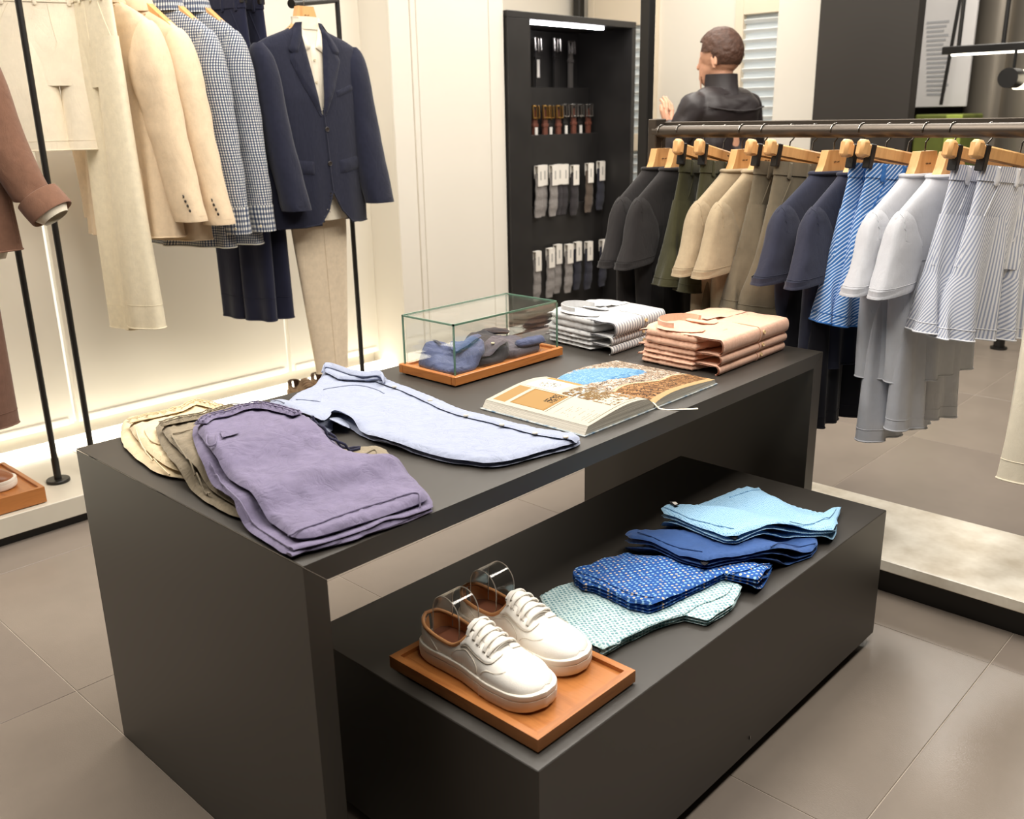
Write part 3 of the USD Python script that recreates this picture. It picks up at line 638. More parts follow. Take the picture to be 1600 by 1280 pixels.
# --- navy blazer facing the room, over an ivory shirt
BL = (2.245, 3.17, 1.672); rzb = .02
vee = [(-.052, .03), (.052, .03), (.034, -.10), (.004, -.315), (-.006, -.315), (-.036, -.10)]
vcut = [(-.060, .04), (.060, .04), (.048, -.08), (.036, -.16), (.016, -.27), (.010, -.315), (-.010, -.315), (-.016, -.27), (-.036, -.16), (-.048, -.08)]
spb = lambda s: dict(z=[.064, .08, .12, .2, .36, .52, .665], xin=[.20, .19, .165, .155, .16, .165, .18] if s > 0 else [.20, .19, .168, .155, .145, .13, .115], xout=[.232, .246, .262, .272, .285, .295, .305] if s > 0 else [.232, .244, .252, .252, .246, .236, .222], b=[.02, .034, .052, .064, .056, .05, .048], y=[0, 0, 0, -.005, -.03, -.06, -.085])
bt_, F = make_long_top('navy_blazer', 'navy wool two-button blazer on a beech hanger facing the room', 'blazer', m_navyb, BL, rzb, None, L=.735, seed=5, wsh=.25, A=.004, B0=.065, Bh=.075, sleeve_pts=spb, collar=False, open_v=vcut, cut2=[(.018, -.60), (-.01, -.68), (-.06, -.745), (.11, -.745), (.055, -.68)], whem=.225, drop=.075, neck=.07)
for s in (-1, 1):
    part(bt_, 'lapel', patch([(s * .050, -.0), (s * .082, -.052), (s * .118, -.118), (s * .112, -.132), (s * .075, -.215), (s * .012, -.325), (s * .004, -.325), (s * .028, -.16), (s * .04, -.08)], F, .002, .006, .011), m_navyb, smooth=50)
    part(bt_, 'collar', patch([(s * .038, .014), (s * .06, .012), (s * .088, -.035), (s * .118, -.088), (s * .082, -.108), (s * .05, -.04)], F, .006, .006, .011), m_navyb, smooth=50)
    part(bt_, 'pocket_flap', patch([(s * .06, -.49), (s * .185, -.475), (s * .188, -.525), (s * .062, -.54)], F, .001, .004, .012), m_navyb, smooth=50)
part(bt_, 'chest_pocket', patch([(.075, -.232), (.165, -.205), (.168, -.226), (.078, -.254)], F, .001, .004, .01), m_navyb, smooth=50)
part(bt_, 'front_edge', on_front([(.004, -.30), (.010, -.42), (.014, -.55), (.018, -.605), (.055, -.68), (.10, -.728), (.16, -.735), (.22, -.735)], F, .0035, .001), m_navyb)
part(bt_, 'front_edge', on_front([(.018, -.605), (-.01, -.68), (-.055, -.728), (-.12, -.735), (-.22, -.735)], F, .0035, .001), m_navyb)
for z in (-.372, -.50): button(bt_, (.012, float(F(np.array([.012]), np.array([z]))[0]) - .003, z), .0095, m_btn)
# the fronts curve apart below the last button
st_ = thing('dress_shirt', 'ivory shirt with a spread collar inside the navy blazer', 'shirt', BL, rzb)
W_ = lambda z: np.interp(-z, [0, .03, .1, .7], [.058, .07, .12, .14]); B_ = lambda z: np.interp(-z, [0, .1, .3, .7], [.026, .034, .046, .04])
sm, suv, Fs = body_loft(-np.linspace(0.0, .72, 46), W_, B_, n=72, fold=lambda x, z: .0022 * np.sin(60 * x + 22 * z) * np.clip(-z / .1, 0, 1))
part(st_, 'body', sm, m_shirtw, smooth=True, uv=suv)
part(st_, 'placket', patch([(-.012, -.07), (.014, -.07), (.014, -.40), (-.012, -.40)], Fs, .001, .003, .012), m_shirtw)
for s in (-1, 1): part(st_, 'collar_point', patch([(s * .012, -.075), (s * .058, -.10), (s * .066, -.03), (s * .058, .032), (s * .044, .03), (s * .03, -.03)], lambda x, z, side=-1: Fs(x, np.minimum(z, 0), side), .006, .006, .01), m_shirtw, smooth=50)
part(st_, 'collar_band', loft([np.c_[superring(.058, .03, 40)[0], superring(.058, .03, 40)[1], np.full(40, z)] for z in (-.01, .034)], False), m_shirtw)
for z in (-.12, -.2): button(st_, (.0, float(Fs(np.array([0.]), np.array([z]))[0]) - .005, z), .005, m_btnl)
part(st_, 'neck_label', box(-.034, .03, .008, .012, -.062, -.012), m_label, 'dark woven neck label')
make_hanger('hanger', 'beech hanger inside the navy blazer collar', None, (2.245, 3.17, 1.668), rzb)
# oatmeal trousers under the blazer
tz = thing('folded_trousers', 'oatmeal trousers hanging folded below the navy blazer', 'trousers', (2.262, 3.21, 1.03), rzb)
lg = body_loft(-np.linspace(0, .715, 44), lambda z: np.interp(-z, [0, .15, .715], [.142, .132, .078]), lambda z: np.interp(-z, [0, .7], [.03, .026]), lambda z: np.interp(-z, [0, .715], [0, .012]), pleats(3, .005, 1 / .16, -.02, -.7), 80)
part(tz, 'leg', lg[0], m_tr, smooth=True, uv=lg[1]); part(tz, 'crease', on_front([(.0, -.05), (.006, -.4), (.012, -.7)], lg[2], .0014, .0008), m_tr)
rg = lg[0].vertices[-80:]; part(tz, 'hem', tube(np.vstack([rg, rg[:1]]), .003, 6, False), m_tr)

# --- row on the rail: backs turned to the left, near sleeve towards the camera
RZn = -PI / 2 + .26
spj = lambda s: dict(z=[.073, .09, .14, .22, .38, .55, .73], xout=[.205, .222, .245, .262, .282, .305, .335] if s > 0 else [.205, .22, .235, .245, .25, .25, .25], xin=[.175, .165, .135, .11, .14, .175, .22] if s > 0 else [.175, .165, .135, .11, .12, .13, .14], b=[.02, .032, .05, .062, .056, .05, .046], y=[0, 0, 0, 0, .005, .008, .012])
for i, (x, lab) in enumerate(((1.565, 'beige linen blazer, left one of the two on the bay rail'), (1.67, 'beige linen blazer, right one of the two, beside the gingham shirts'))):
    t, F = make_long_top('beige_blazer', lab, 'blazer', m_beige, (x, YR, 1.735 - .02 * i), RZn, 'beige linen blazers', L=.785, seed=61 + i, wsh=.225, A=.012, B0=.045, Bh=.065, sleeve_pts=spj, drop=.085, whem=.235, collar=True, neck=.07)
    part(t, 'centre_seam', on_front([(0, -.02), (.003, -.3), (.006, -.74)], F, .0013, .0008), m_beige)
    part(t, 'collar_fold', on_front([(-.08, -.02), (-.05, -.05), (0, -.06), (.05, -.05), (.08, -.02)], F, .003, .004), m_beige)
    part(t, 'side_vent', on_front([(.12, -.55), (.13, -.75)], F, .003, .001), m_beige)
    for k in range(4): button(t, (.322 - .008 * k, -.03, -.69 + .016 * k), .0055, m_btn, (-.2, -1, 0))
    make_hanger('hanger', ('beech hanger inside the left beige blazer', 'beech hanger inside the right beige blazer')[i], 'hangers on the bay rail', (x, YR, ZRAIL - .1285), RZn)
spg = lambda s: dict(z=[.078, .095, .14, .22, .4, .60, .785], xout=[.20, .215, .236, .252, .268, .282, .285], xin=[.17, .16, .13, .10, .12, .155, .18], b=[.018, .028, .042, .052, .046, .04, .036], y=[0, 0, 0, 0, 0, 0, 0])
for i, (x, lab) in enumerate(((1.785, 'blue and white gingham shirt, left one of the pair beside the beige blazers'), (1.89, 'blue and white gingham shirt, right one of the pair beside the navy trousers'))):
    t, F = make_long_top('gingham_shirt', lab, 'shirt', m_ging, (x, YR, 1.725), RZn, 'gingham shirts', L=.835, seed=71 + i, wsh=.22, A=.016, B0=.04, Bh=.06, sleeve_pts=spg, drop=.09, whem=.225, cuff=True, neck=.068)
    part(t, 'yoke_seam', on_front([(-.2, -.13), (0, -.14), (.2, -.13)], F, .0013, .0008), m_ging)
    part(t, 'back_pleat', on_front([(.01, -.14), (.012, -.4)], F, .0016, .0008), m_ging)
    button(t, (.285, -.058, -.76), .005, m_btnl)
    make_hanger('hanger', ('beech hanger inside the left gingham shirt', 'beech hanger inside the right gingham shirt')[i], 'hangers on the bay rail', (x, YR, ZRAIL - .1285), RZn)
for i, (x, lab, z0) in enumerate(((1.985, 'navy trousers on a clip hanger, left pair beside the gingham shirts', 1.70), (2.06, 'navy trousers on a clip hanger, right pair beside the navy blazer', 1.695))):
    make_clip_hanger('beech clip hanger gripping the ' + ('left', 'right')[i] + ' navy trousers', 'clip hangers on the bay rail', (x, YR - .02, ZRAIL - .072), RZn - .08)
    t = make_bottoms(lab, m_navyt, (x, YR - .02, ZRAIL - .096), RZn - .08, 'navy trousers on the bay rail', L=1.19, W0=.14, Wh=.075, crotch=.28, seed=81 + i, name='navy_trousers', cat_='trousers', A=.012, Bh=.035, f=1 / .16, hipW=.155, spread=.92)
# white shorts facing the room and cream trousers behind them
make_clip_hanger('beech clip hanger gripping the white denim shorts', 'clip hangers on the bay rail', (1.41, 3.45, ZRAIL - .072), -.35)
t = make_bottoms('white denim shorts hanging at the left end of the bay rail', m_cream, (1.41, 3.45, ZRAIL - .098), -.35, None, L=.51, W0=.19, Wh=.125, crotch=.27, seed=91, name='white_shorts', A=.01, Bh=.06, f=1 / .16, hipW=.215, spread=1.05)
make_clip_hanger('beech clip hanger gripping the cream trousers', 'clip hangers on the bay rail', (1.50, YR - .03, ZRAIL - .072), -PI / 2 + .35)
t = make_bottoms('cream cotton trousers hanging between white shorts and beige blazers', m_cream2, (1.50, YR - .04, ZRAIL - .096), -PI / 2 + .02, None, L=1.15, W0=.14, Wh=.085, crotch=.28, seed=92, name='cream_trousers', cat_='trousers', A=.014, Bh=.04, f=1 / .15, hipW=.15, spread=1.0, Ltwo=1.13)
# --- brown overshirt and trousers at the left edge of the picture
spo = lambda s: dict(z=[.068, .085, .13, .21, .34, .46, .545], xout=[.225, .24, .262, .282, .30, .325, .352], xin=[.19, .18, .15, .13, .165, .20, .235], b=[.02, .034, .05, .06, .056, .052, .05], y=[0, 0, 0, -.005, -.02, -.045, -.06])
t, F = make_long_top('brown_overshirt', 'brown cotton overshirt with a rolled cuff at the left edge', 'overshirt', m_brown, (.835, 3.14, 1.66), -.12, None, L=.69, seed=15, wsh=.245, A=.006, B0=.06, sleeve_pts=spo, drop=.08, whem=.25, neck=.075)
for s in (-1, 1):
    c0 = np.array([s * .300, -.06, -.53]); d = np.array([s * .42, -.45, -.78]); d /= np.linalg.norm(d); ax = np.array([1.0, 0, 0]); A_ = ax - d * ax.dot(d); A_ /= np.linalg.norm(A_); B_2 = np.cross(d, A_); a = np.linspace(0, 2 * PI, 40, endpoint=False)
    prof = [(0, 1.0), (.003, 1.1), (.03, 1.13), (.066, 1.12), (.07, 1.08), (.066, 1.03), (.03, 1.0)]
    R = [c0 + d * h + k * (np.cos(a)[:, None] * A_ * .062 + np.sin(a)[:, None] * B_2 * .05) for h, k in prof]
    part(t, 'rolled_cuff', loft(R, False), m_brown, 'rolled-up cuff', smooth=50)
    part(t, 'cuff_lining', loft([c0 + d * h + k * (np.cos(a)[:, None] * A_ * .055 + np.sin(a)[:, None] * B_2 * .043) for h, k in ((0, .9), (.062, 1.0), (.085, .75))], False), m_shirtw, 'pale lining', smooth=50)
part(t, 'front_placket', patch([(-.018, -.03), (.018, -.03), (.018, -.68), (-.018, -.68)], F, .001, .004, .016), m_brown)
part(t, 'side_seam', on_front([(.225, -.2), (.228, -.45), (.235, -.67)], F, .0016, .0008), m_brown)
part(t, 'hem_band', on_front([(-.24, -.655), (0, -.66), (.24, -.655)], F, .0016, .0008), m_brown)
t = thing('under_shirt', 'pale shirt tail peeking out below the brown overshirt', 'shirt', (.835, 3.15, 1.02), -.12)
lg = body_loft(-np.linspace(0, .075, 8), lambda z: np.interp(-z, [0, .075], [.235, .20]), lambda z: .045, None, pleats(4, .004, 8, 0, -.1), 80); part(t, 'body', lg[0], m_shirtw, smooth=True)
make_bottoms('brown trousers hanging below the brown overshirt at the left edge', m_brownd, (.80, 3.17, 1.06), -.12, None, L=.64, W0=.19, Wh=.10, crotch=.2, seed=16, name='brown_trousers', cat_='trousers', A=.008, Bh=.04, f=1 / .16, hipW=.2, spread=.95)
# ================================================================== black cabinet with belts and socks
CX0, CX1, CY, CZT = 3.775, 4.895, 3.56, 1.824
t = thing('display_cabinet', 'tall black open cabinet with stepped shelves of belts and socks', 'cabinet')
m_cab = M('cabinet_black', (38, 36, 35), rough=.45, var=.3, vscale=5)
part(t, 'left_stile', box(CX0, CX0 + .175, CY, CY + .04, 0, CZT, .002), m_cab, smooth=False)
part(t, 'side_panel', box(CX0, CX0 + .03, CY + .04, CY + .55, 0, CZT, .002), m_cab, smooth=False)
part(t, 'side_panel', box(CX1 - .035, CX1, CY, CY + .55, 0, CZT, .002), m_cab, smooth=False)
part(t, 'top_panel', box(CX0, CX1, CY, CY + .55, CZT, CZT + .035, .002), m_cab, smooth=False)
part(t, 'back_panel', box(CX0 + .03, CX1 - .035, CY + .52, CY + .55, 0, CZT), m_cab, smooth=False)
part(t, 'plinth', box(CX0 + .03, CX1 - .035, CY + .02, CY + .55, 0, .06), m_cab, smooth=False)
tiers = [(1.50, CZT, .42), (1.23, 1.50, .33), (.82, 1.23, .25), (.06, .82, .21)]   # z0, z1, depth of the tier's face behind the front
for k, (z0, z1, d) in enumerate(tiers):
    part(t, 'tier_panel', box(CX0 + .03, CX1 - .036, CY + d, CY + .52, z0, z1 - .002, .002), m_cab, smooth=False)
m_led_c = emitter('led_cool_strip', (255, 250, 255), 20.0)
part(t, 'led_strip', box(CX0 + .18, CX1 - .25, CY + .05, CY + .075, CZT - .016, CZT - .002), m_led_c, 'bright white light strip')
m_peg = M('peg_chrome', (150, 150, 150), rough=.25, metal=1)
def col_at(px, py, d): return at(px, py, Y=CY + d)
# belts
ORD = ['first', 'second', 'third', 'fourth', 'fifth', 'sixth', 'seventh', 'eighth']
m_bkl = M('buckle_nickel', (206, 202, 196), rough=.25, metal=1); m_brs = M('buckle_brass', (196, 160, 96), rough=.3, metal=1)
m_l_bk = M('belt_black', (34, 31, 30), rough=.45); m_l_br = M('belt_brown', (108, 62, 48), rough=.5); m_l_gr = M('belt_grey', (96, 92, 88), rough=.5); m_tag = M('card_tag', (226, 222, 214), rough=.7)
def make_belt(label, mat, bm, loc, L, group, tagged):
    b = thing('belt', label, 'belt', loc, 0, group)
    k = 1.2; B_ = lambda x0, x1, y0, y1, z0, z1, c_=0: box(x0 * k, x1 * k, y0, y1, z0, z1, c_)
    part(b, 'strap', cat(B_(-.015, .015, -.004, .0, -L, -.06, .0012), B_(-.015, .015, .006, .010, -L + .02, -.02, .0012)), mat, smooth=False)
    fr = tube(np.array([(-.022, -.006, 0), (.022, -.006, 0), (.022, -.010, -.056), (-.022, -.010, -.056), (-.022, -.006, 0), (.0, -.006, 0)]) * (k, 1, k), .0065, 8); part(b, 'buckle', fr, bm, 'metal buckle')
    part(b, 'buckle_prong', cyl((0, -.012, -.004), (0, -.013, -.078), .004, 8), bm)
    part(b, 'keeper', B_(-.019, .019, -.007, .012, -.118, -.10, .002), mat, smooth=False)
    if tagged: part(b, 'price_tag', B_(-.013, .007, -.013, -.0115, -.22, -.12), m_tag, 'white card tag')
    part(b, 'peg', cyl((0, .03, .0), (0, -.03, .004), .003, 8), m_peg)
    return b
ys = (60, 61, 66)
for i, (px, lab, mt) in enumerate(((836, 'grey-buckled black belt, left one on the top tier', m_l_bk), (866, 'black belt with a nickel buckle, middle one on the top tier', m_l_bk), (889, 'grey belt with a nickel buckle, right one on the top tier', m_l_gr))):
    p = col_at(px, ys[i], .40); make_belt(lab, mt, m_bkl, (p[0], CY + .385, p[2]), .30, 'belts on the top tier', i == 0)
for i, (px, bm) in enumerate(((832, m_brs), (843, m_brs), (855, m_brs), (864, m_brs), (879, m_bkl), (888, m_bkl), (902, m_bkl), (911, m_bkl))):
    p = col_at(px, 166 - (i > 3) * 2, .31)
    make_belt(('brown leather belt with a brass buckle, ' if bm is m_brs else 'brown leather belt with a nickel buckle, ') + ORD[i] + ' from the left on the second tier', m_l_br if i % 2 or i < 1 else m_l_bk, bm, (p[0], CY + .29 - (i % 2) * .025, p[2]), .265, 'brass-buckled belts on the second tier' if bm is m_brs else 'nickel-buckled belts on the second tier', i % 2 == 0)
# socks
m_s_g = cloth('sock_grey', (140, 134, 130), var=.2, vscale=80); m_s_b = cloth('sock_brown', (92, 80, 70)); m_s_n = cloth('sock_navy', (46, 46, 56)); m_s_k = cloth('sock_charcoal', (52, 48, 50)); m_card = M('sock_card', (236, 230, 220), rough=.6)
def make_sock(label, mat, loc, rz, group):
    s = thing('sock_pair', label, 'socks', loc, rz, group)
    Wd = lambda z: np.interp(-z, [0, .02, .18, .24, .285], [.029, .034, .034, .038, .028]); Bd = lambda z: np.interp(-z, [0, .24, .285], [.009, .011, .007])
    mm = body_loft(-np.linspace(.03, .285, 22), Wd, Bd, lambda z: np.interp(-z, [0, .18, .285], [0, 0, -.014]), lambda x, z: .002 * np.sin(90 * z), 28)
    part(s, 'socks', cat(mm[0], loft([mm[0].vertices[-28:], mm[0].vertices[-28:] * .2 + mm[0].vertices[-28:].mean(0) * .8], False)), mat, smooth=True)
    part(s, 'heel_band', loft([mm[0].vertices[28 * k:28 * k + 28] * 1.0 + (mm[0].vertices[28 * k:28 * k + 28] - mm[0].vertices[28 * k:28 * k + 28].mean(0)) * .06 for k in (13, 15)], False), mat, smooth=True)
    part(s, 'card_wrap', cat(box(-.027, .027, -.0145, -.0125, -.105, .012, .0006), box(-.027, .027, .0125, .0145, -.06, .012, .0006), box(-.027, .027, -.0145, .0145, .010, .013, .0006)), m_card, 'white card wrapper', smooth=False)
    part(s, 'printed_mark', box(-.006, .006, -.0150, -.0146, -.07, -.02), M('print_grey', (176, 172, 166), rough=.8), smooth=False)
    return s
row1 = [(834, 258, m_s_g, 'grey', .06), (846, 257, m_s_g, 'grey', 0), (857, 257, m_s_g, 'grey', 0), (870, 256, m_s_k, 'charcoal', 0), (879, 256, m_s_k, 'charcoal', 0), (890, 257, m_s_k, 'charcoal', -.0), (913, 254, m_s_b, 'brown', 0), (931, 251, m_s_n, 'dark navy', 0)]
row2 = [(831, 391, m_s_g, 'grey', .05), (852, 386, m_s_g, 'grey', 0), (869, 381, m_s_g, 'grey', 0), (881, 380, m_s_g, 'grey', 0), (900, 377, m_s_n, 'dark navy', 0), (912, 376, m_s_n, 'dark navy', 0), (935, 373, m_s_n, 'dark navy', 0)]
for rn, rw, d in (('upper', row1, .225), ('lower', row2, .185)):
    for i, (px, py, mt, c, rz) in enumerate(rw):
        p = col_at(px, py + 1, d); front = (px in (846, 870, 879, 869, 900))
        make_sock(f'{c} socks in a white card wrapper, {ORD[i]} from the left on the {rn} row', mt, (p[0], CY + d - .012 + (.028 if front else 0) - .028, p[2] - .012), rz, f'{c} socks on the {rn} row')
# ================================================================== shopper seen from behind
from manifold3d import Manifold
def hull_body(bones, refine=.02, it=12):
    def sph(c, r): return trimesh.creation.icosphere(subdivisions=2, radius=r).apply_translation(c) or None
    parts_ = []
    for (a, ra, b, rb) in bones:
        s1 = trimesh.creation.icosphere(subdivisions=2, radius=ra); s1.apply_translation(a); s2 = trimesh.creation.icosphere(subdivisions=2, radius=rb); s2.apply_translation(b)
        parts_.append(trimesh.convex.convex_hull(np.vstack([s1.vertices, s2.vertices])))
    import manifold3d as m3
    tot = None
    for h in parts_:
        mm = Manifold(m3.Mesh(np.asarray(h.vertices, np.float32), np.asarray(h.faces, np.uint32)))
        tot = mm if tot is None else tot + mm
    tot = tot.refine_to_length(refine); me = tot.to_mesh(); T = trimesh.Trimesh(me.vert_properties[:, :3], me.tri_verts, process=True)
    trimesh.smoothing.filter_taubin(T, iterations=it); return T
PR = np.array([4.24, 2.56]); face = math.radians(80)     # body faces away, a little to the left
P = thing('person', 'man in a black zip jacket seen from behind, head turned left', 'person', (PR[0], PR[1], 0), face - PI / 2)
# local: +y is where the body faces, x to his right
m_skin = M('skin', (214, 160, 130), rough=.55, var=.08, vscale=14); m_hair = M('hair_brown', (78, 50, 36), rough=.6, bump=.9, bscale=160, var=.35, vscale=60)
m_jk = M('jacket_black_shell', (40, 33, 34), rough=.5, bump=.25, bscale=240); m_jt = M('trousers_black_man', (30, 29, 30), rough=.8); m_shoe = M('shoe_black', (28, 26, 25), rough=.4)
H = 1.70
hd = math.radians(14)   # head turn to his left
def hx(x, y, z): return (x * math.cos(hd) - y * math.sin(hd), x * math.sin(hd) + y * math.cos(hd) + .02, z)
bones = [((0, .0, 1.40), .062, (0, .012, 1.52), .058),
    (hx(0, -.02, 1.60), .088, hx(0, .015, 1.605), .085), (hx(0, .03, 1.55), .066, hx(0, .055, 1.50), .045), (hx(0, .06, 1.575), .05, hx(0, .055, 1.515), .05),
    (hx(0, .098, 1.575), .012, hx(0, .112, 1.55), .014), (hx(.0, .085, 1.52), .022, hx(0, .083, 1.50), .026),
    (hx(.084, -.005, 1.575), .012, hx(.086, -.012, 1.545), .009), (hx(-.084, -.005, 1.58), .013, hx(-.087, -.014, 1.545), .009), (hx(-.087, -.02, 1.585), .009, hx(-.09, -.022, 1.56), .009),
    ((0, 0, 1.36), .10, (0, 0, 1.0), .12)]
sh = 1.37
L_e, L_w, L_h = (-.28, .10, 1.10), (-.13, .22, 1.255), (-.1, .24, 1.33)
R_e, R_w = (.30, .02, 1.10), (.27, .16, .92)
bones += [((-.19, 0, sh), .055, L_e, .04), (L_e, .04, L_w, .028), ((.19, 0, sh), .055, R_e, .04), (R_e, .04, R_w, .028)]
bones += [((-.09, 0, .92), .085, (-.10, .01, .5), .055), ((-.10, .01, .5), .055, (-.10, -.02, .09), .04), ((.09, 0, .92), .085, (.10, .01, .5), .055), ((.10, .01, .5), .055, (.10, -.02, .09), .04)]
def hand(w, d, up, s):
    w, d, up = map(np.asarray, (w, d, up)); d = d / np.linalg.norm(d); sd = np.cross(d, up); sd /= np.linalg.norm(sd); n = np.cross(sd, d); B = [(w, .022, w + d * .05 + sd * .02, .017), (w, .022, w + d * .05 - sd * .022, .016), (w + d * .05 + sd * .02, .016, w + d * .085 + sd * .02, .012), (w + d * .05 - sd * .02, .016, w + d * .085 - sd * .02, .012)]
    for k, L in ((-1.5, .062), (-.5, .078), (.5, .074), (1.5, .056)):
        a = w + d * .085 + sd * k * .0185; b = a + d * L * .5 + n * .008; c = b + d * L * .42 + n * .02; B += [(a, .0095, b, .0085), (b, .0085, c, .0072)]
    th = w + d * .03 + sd * s * .026; t2 = th + d * .035 + sd * s * .02; B += [(th, .013, t2, .011), (t2, .011, t2 + d * .028 + n * .006, .009)]
    return B
bones += hand(np.array(L_w) + (0, .01, .02), (.25, .25, .9), (.0, 1, -.2), 1) + hand(R_w, (-.05, .35, -.9), (1, .2, 0), 1)
part(P, 'body', hull_body([(np.array(a), ra, np.array(b), rb) for a, ra, b, rb in bones], .014, 10), m_skin, smooth=True)
# hair cap: short back and sides, longer on top
hv = trimesh.creation.icosphere(subdivisions=5, radius=1.0).vertices.copy(); hf = trimesh.creation.icosphere(subdivisions=5, radius=1.0).faces
ctr = np.array([0, .0, 1.612]); rad = np.array([.098, .116, .109])
q = hv * rad; nz = meshkit.fbm(hv * 7, 3, 4) - .5; q *= (1 + .07 * nz)[:, None]; q[:, 2] += np.where(hv[:, 2] > .3, .012 * hv[:, 2], 0)
keep = (hv[:, 2] > np.where(hv[:, 1] > .55, .42, np.where(hv[:, 1] > .0, .02, -.55)))
keep &= ~((np.abs(hv[:, 0]) > .72) & (hv[:, 2] < -.1) & (hv[:, 1] > -.06))
hm_ = trimesh.Trimesh(q + ctr, hf[keep[hf].all(1)], process=False); hm_.remove_unreferenced_vertices()
hm_.vertices = np.array([hx(*p) for p in hm_.vertices]) 
part(P, 'hair', hm_, m_hair, 'short brown hair', smooth=True)
jb = [((-.10, -.01, 1.335), .118, (.10, -.01, 1.335), .118), ((-.165, 0, 1.355), .078, (.165, 0, 1.355), .078), ((-.08, 0, 1.10), .135, (.08, 0, 1.10), .135), ((-.09, .0, 1.3), .12, (-.08, 0, 1.0), .13), ((.09, .0, 1.3), .12, (.08, 0, 1.0), .13), ((-.08, 0, .86), .135, (.08, 0, .86), .135), ((-.08, 0, 1.0), .13, (-.08, 0, .86), .135), ((.08, 0, 1.0), .13, (.08, 0, .86), .135), ((0, -.01, 1.40), .085, (0, .0, 1.44), .074),
    ((-.19, 0, 1.355), .077, L_e, .060), (L_e, .060, L_w, .045), ((.19, 0, 1.355), .077, R_e, .060), (R_e, .060, R_w, .046)]
J = hull_body([(np.array(a), ra, np.array(b), rb) for a, ra, b, rb in jb], .016, 16)
nz = meshkit.fbm(J.vertices * np.array([14, 14, 22]), 3, 8) - .5; J.vertices = J.vertices + J.vertex_normals * (nz * .016)[:, None]
part(P, 'jacket', J, m_jk, smooth=True)
a = np.linspace(0, 2 * PI, 48, endpoint=False)
part(P, 'collar', loft([np.c_[k * np.cos(a) * .082, k * np.sin(a) * .088 + .005 + dy, np.full(48, z) + np.sin(a) * tilt] for z, k, dy, tilt in ((1.405, 1.08, -.005, -.012), (1.45, .95, 0, -.008), (1.512, .93, .004, .0), (1.514, .87, .004, 0), (1.45, .84, 0, 0))], False), m_jk, 'stand-up collar', smooth=50)
part(P, 'jacket_seam', tube([(-.2, -.10, 1.36), (-.1, -.135, 1.345), (.0, -.14, 1.34), (.1, -.135, 1.345), (.2, -.10, 1.36)], .004, 6), m_jk)
for s, w, e in ((-1, L_w, L_e), (1, R_w, R_e)):
    w_, e_ = np.array(w), np.array(e); d = (w_ - e_) / np.linalg.norm(w_ - e_); part(P, 'cuff', cyl(w_ - d * .01, w_ + d * .022, .050, 20, .046), m_jk, smooth=40)
tb = [((-.09, 0, .90), .115, (-.10, .01, .5), .082), ((-.10, .01, .5), .082, (-.10, -.02, .10), .066), ((.09, 0, .90), .115, (.10, .01, .5), .082), ((.10, .01, .5), .082, (.10, -.02, .10), .066)]
part(P, 'trousers', hull_body([(np.array(a), ra, np.array(b), rb) for a, ra, b, rb in tb], .02, 12), m_jt, smooth=True)
for s in (-1, 1): part(P, 'shoe', hull_body([(np.array((s * .10, -.04, .045)), .042, np.array((s * .105, .17, .035)), .034), (np.array((s * .10, -.03, .05)), .043, np.array((s * .1, 0, .10)), .045)], .015, 6), m_shoe, smooth=True)
# ================================================================== shop beyond the rack
def pY(px, py, X): return at(px, py, X=X)
XC = 4.95
c0, c1 = pY(1268, 190, XC)[1], pY(1428, 100, XC)[1]
struct('wall_column', box(XC, XC + .08, c1, c0, 0, 3.0, .004), m_dark, 'wide dark brown column behind the rail', smooth=False)
w0, w1 = pY(1208, 150, 5.5)[1], pY(1285, 60, 5.5)[1] - .1
struct('wall_pillar', box(5.5, 5.78, w1, w0, 0, 3.0, .004), m_white, 'white pillar beside the dark column', smooth=False)
struct('wall_far', box(9.3, 9.4, -2, 4.8, 0, 3.0), M('far_wall_dark', (52, 48, 42), rough=.5), 'dark far wall of the shop')
XB = 6.9
m_panel = M('notice_white', (205, 202, 200), rough=.5); m_ink = M('notice_print', (160, 160, 162), rough=.6)
q = [pY(1428, 168, XB), pY(1508, 168, XB), pY(1530, -40, XB)]
n = thing('notice_panel', 'pale hanging notice panel with faint grey print beside the dark column', 'sign')
z0 = q[0][2]; y0, y1 = q[1][1], q[0][1] + .03
part(n, 'panel', box(XB, XB + .03, y0, y1, z0, 2.6, .003), m_panel, smooth=False)
for k in range(17):
    a, b = pY(1448, 148 - k * 7, XB), pY(1474 + (k * 37 % 11), 148 - k * 7, XB)
    part(n, 'print_line', box(XB - .002, XB + .001, b[1], a[1], a[2] - .008, a[2] + .008), m_ink, smooth=False)
a, b = pY(1470, 164, XB - .1), pY(1500, 0, XB - .1)
single('black_cable', cyl(a, b + (b - a) * .4, .012, 10), m_blackmetal, 'thin black rod hanging in front of the pale notice panel', 'rod')
m_steel = M('column_brushed', (150, 142, 130), rough=.32, metal=.6)
for i, (px, r) in enumerate(((1552, .17), (1620, .22))):
    c = pY(px, 120, 7.4)
    single('metal_column', cyl((7.4, c[1], 0), (7.4, c[1], 3.0), r, 40), m_steel, ('brushed metal column right of the notice panel', 'brushed metal column at the right edge behind the round lamp')[i], 'column', smooth=40)
t = thing('ceiling_fixture', 'long black light bar with a bright underside at upper right', 'lamp')
a, b = pY(1474, 82, 5.9), pY(1640, 84, 5.9)
part(t, 'bar', box(5.87, 5.93, b[1], a[1], a[2] - .012, a[2] + .03, .004), m_blackmetal, smooth=False)
part(t, 'light_strip', box(5.885, 5.915, b[1], a[1] - .05, a[2] - .022, a[2] - .0125), emitter('led_bar', (255, 246, 228), 6.0), 'bright light strip')
for px in (1497, 1566): c = pY(px, 80, 5.9); part(t, 'hanger_rod', cyl((5.9, c[1], c[2]), (5.9, c[1], 3.0), .012, 8), m_blackmetal)
t = thing('round_lamp', 'round black spotlight head beside a glowing shade at the right edge', 'lamp')
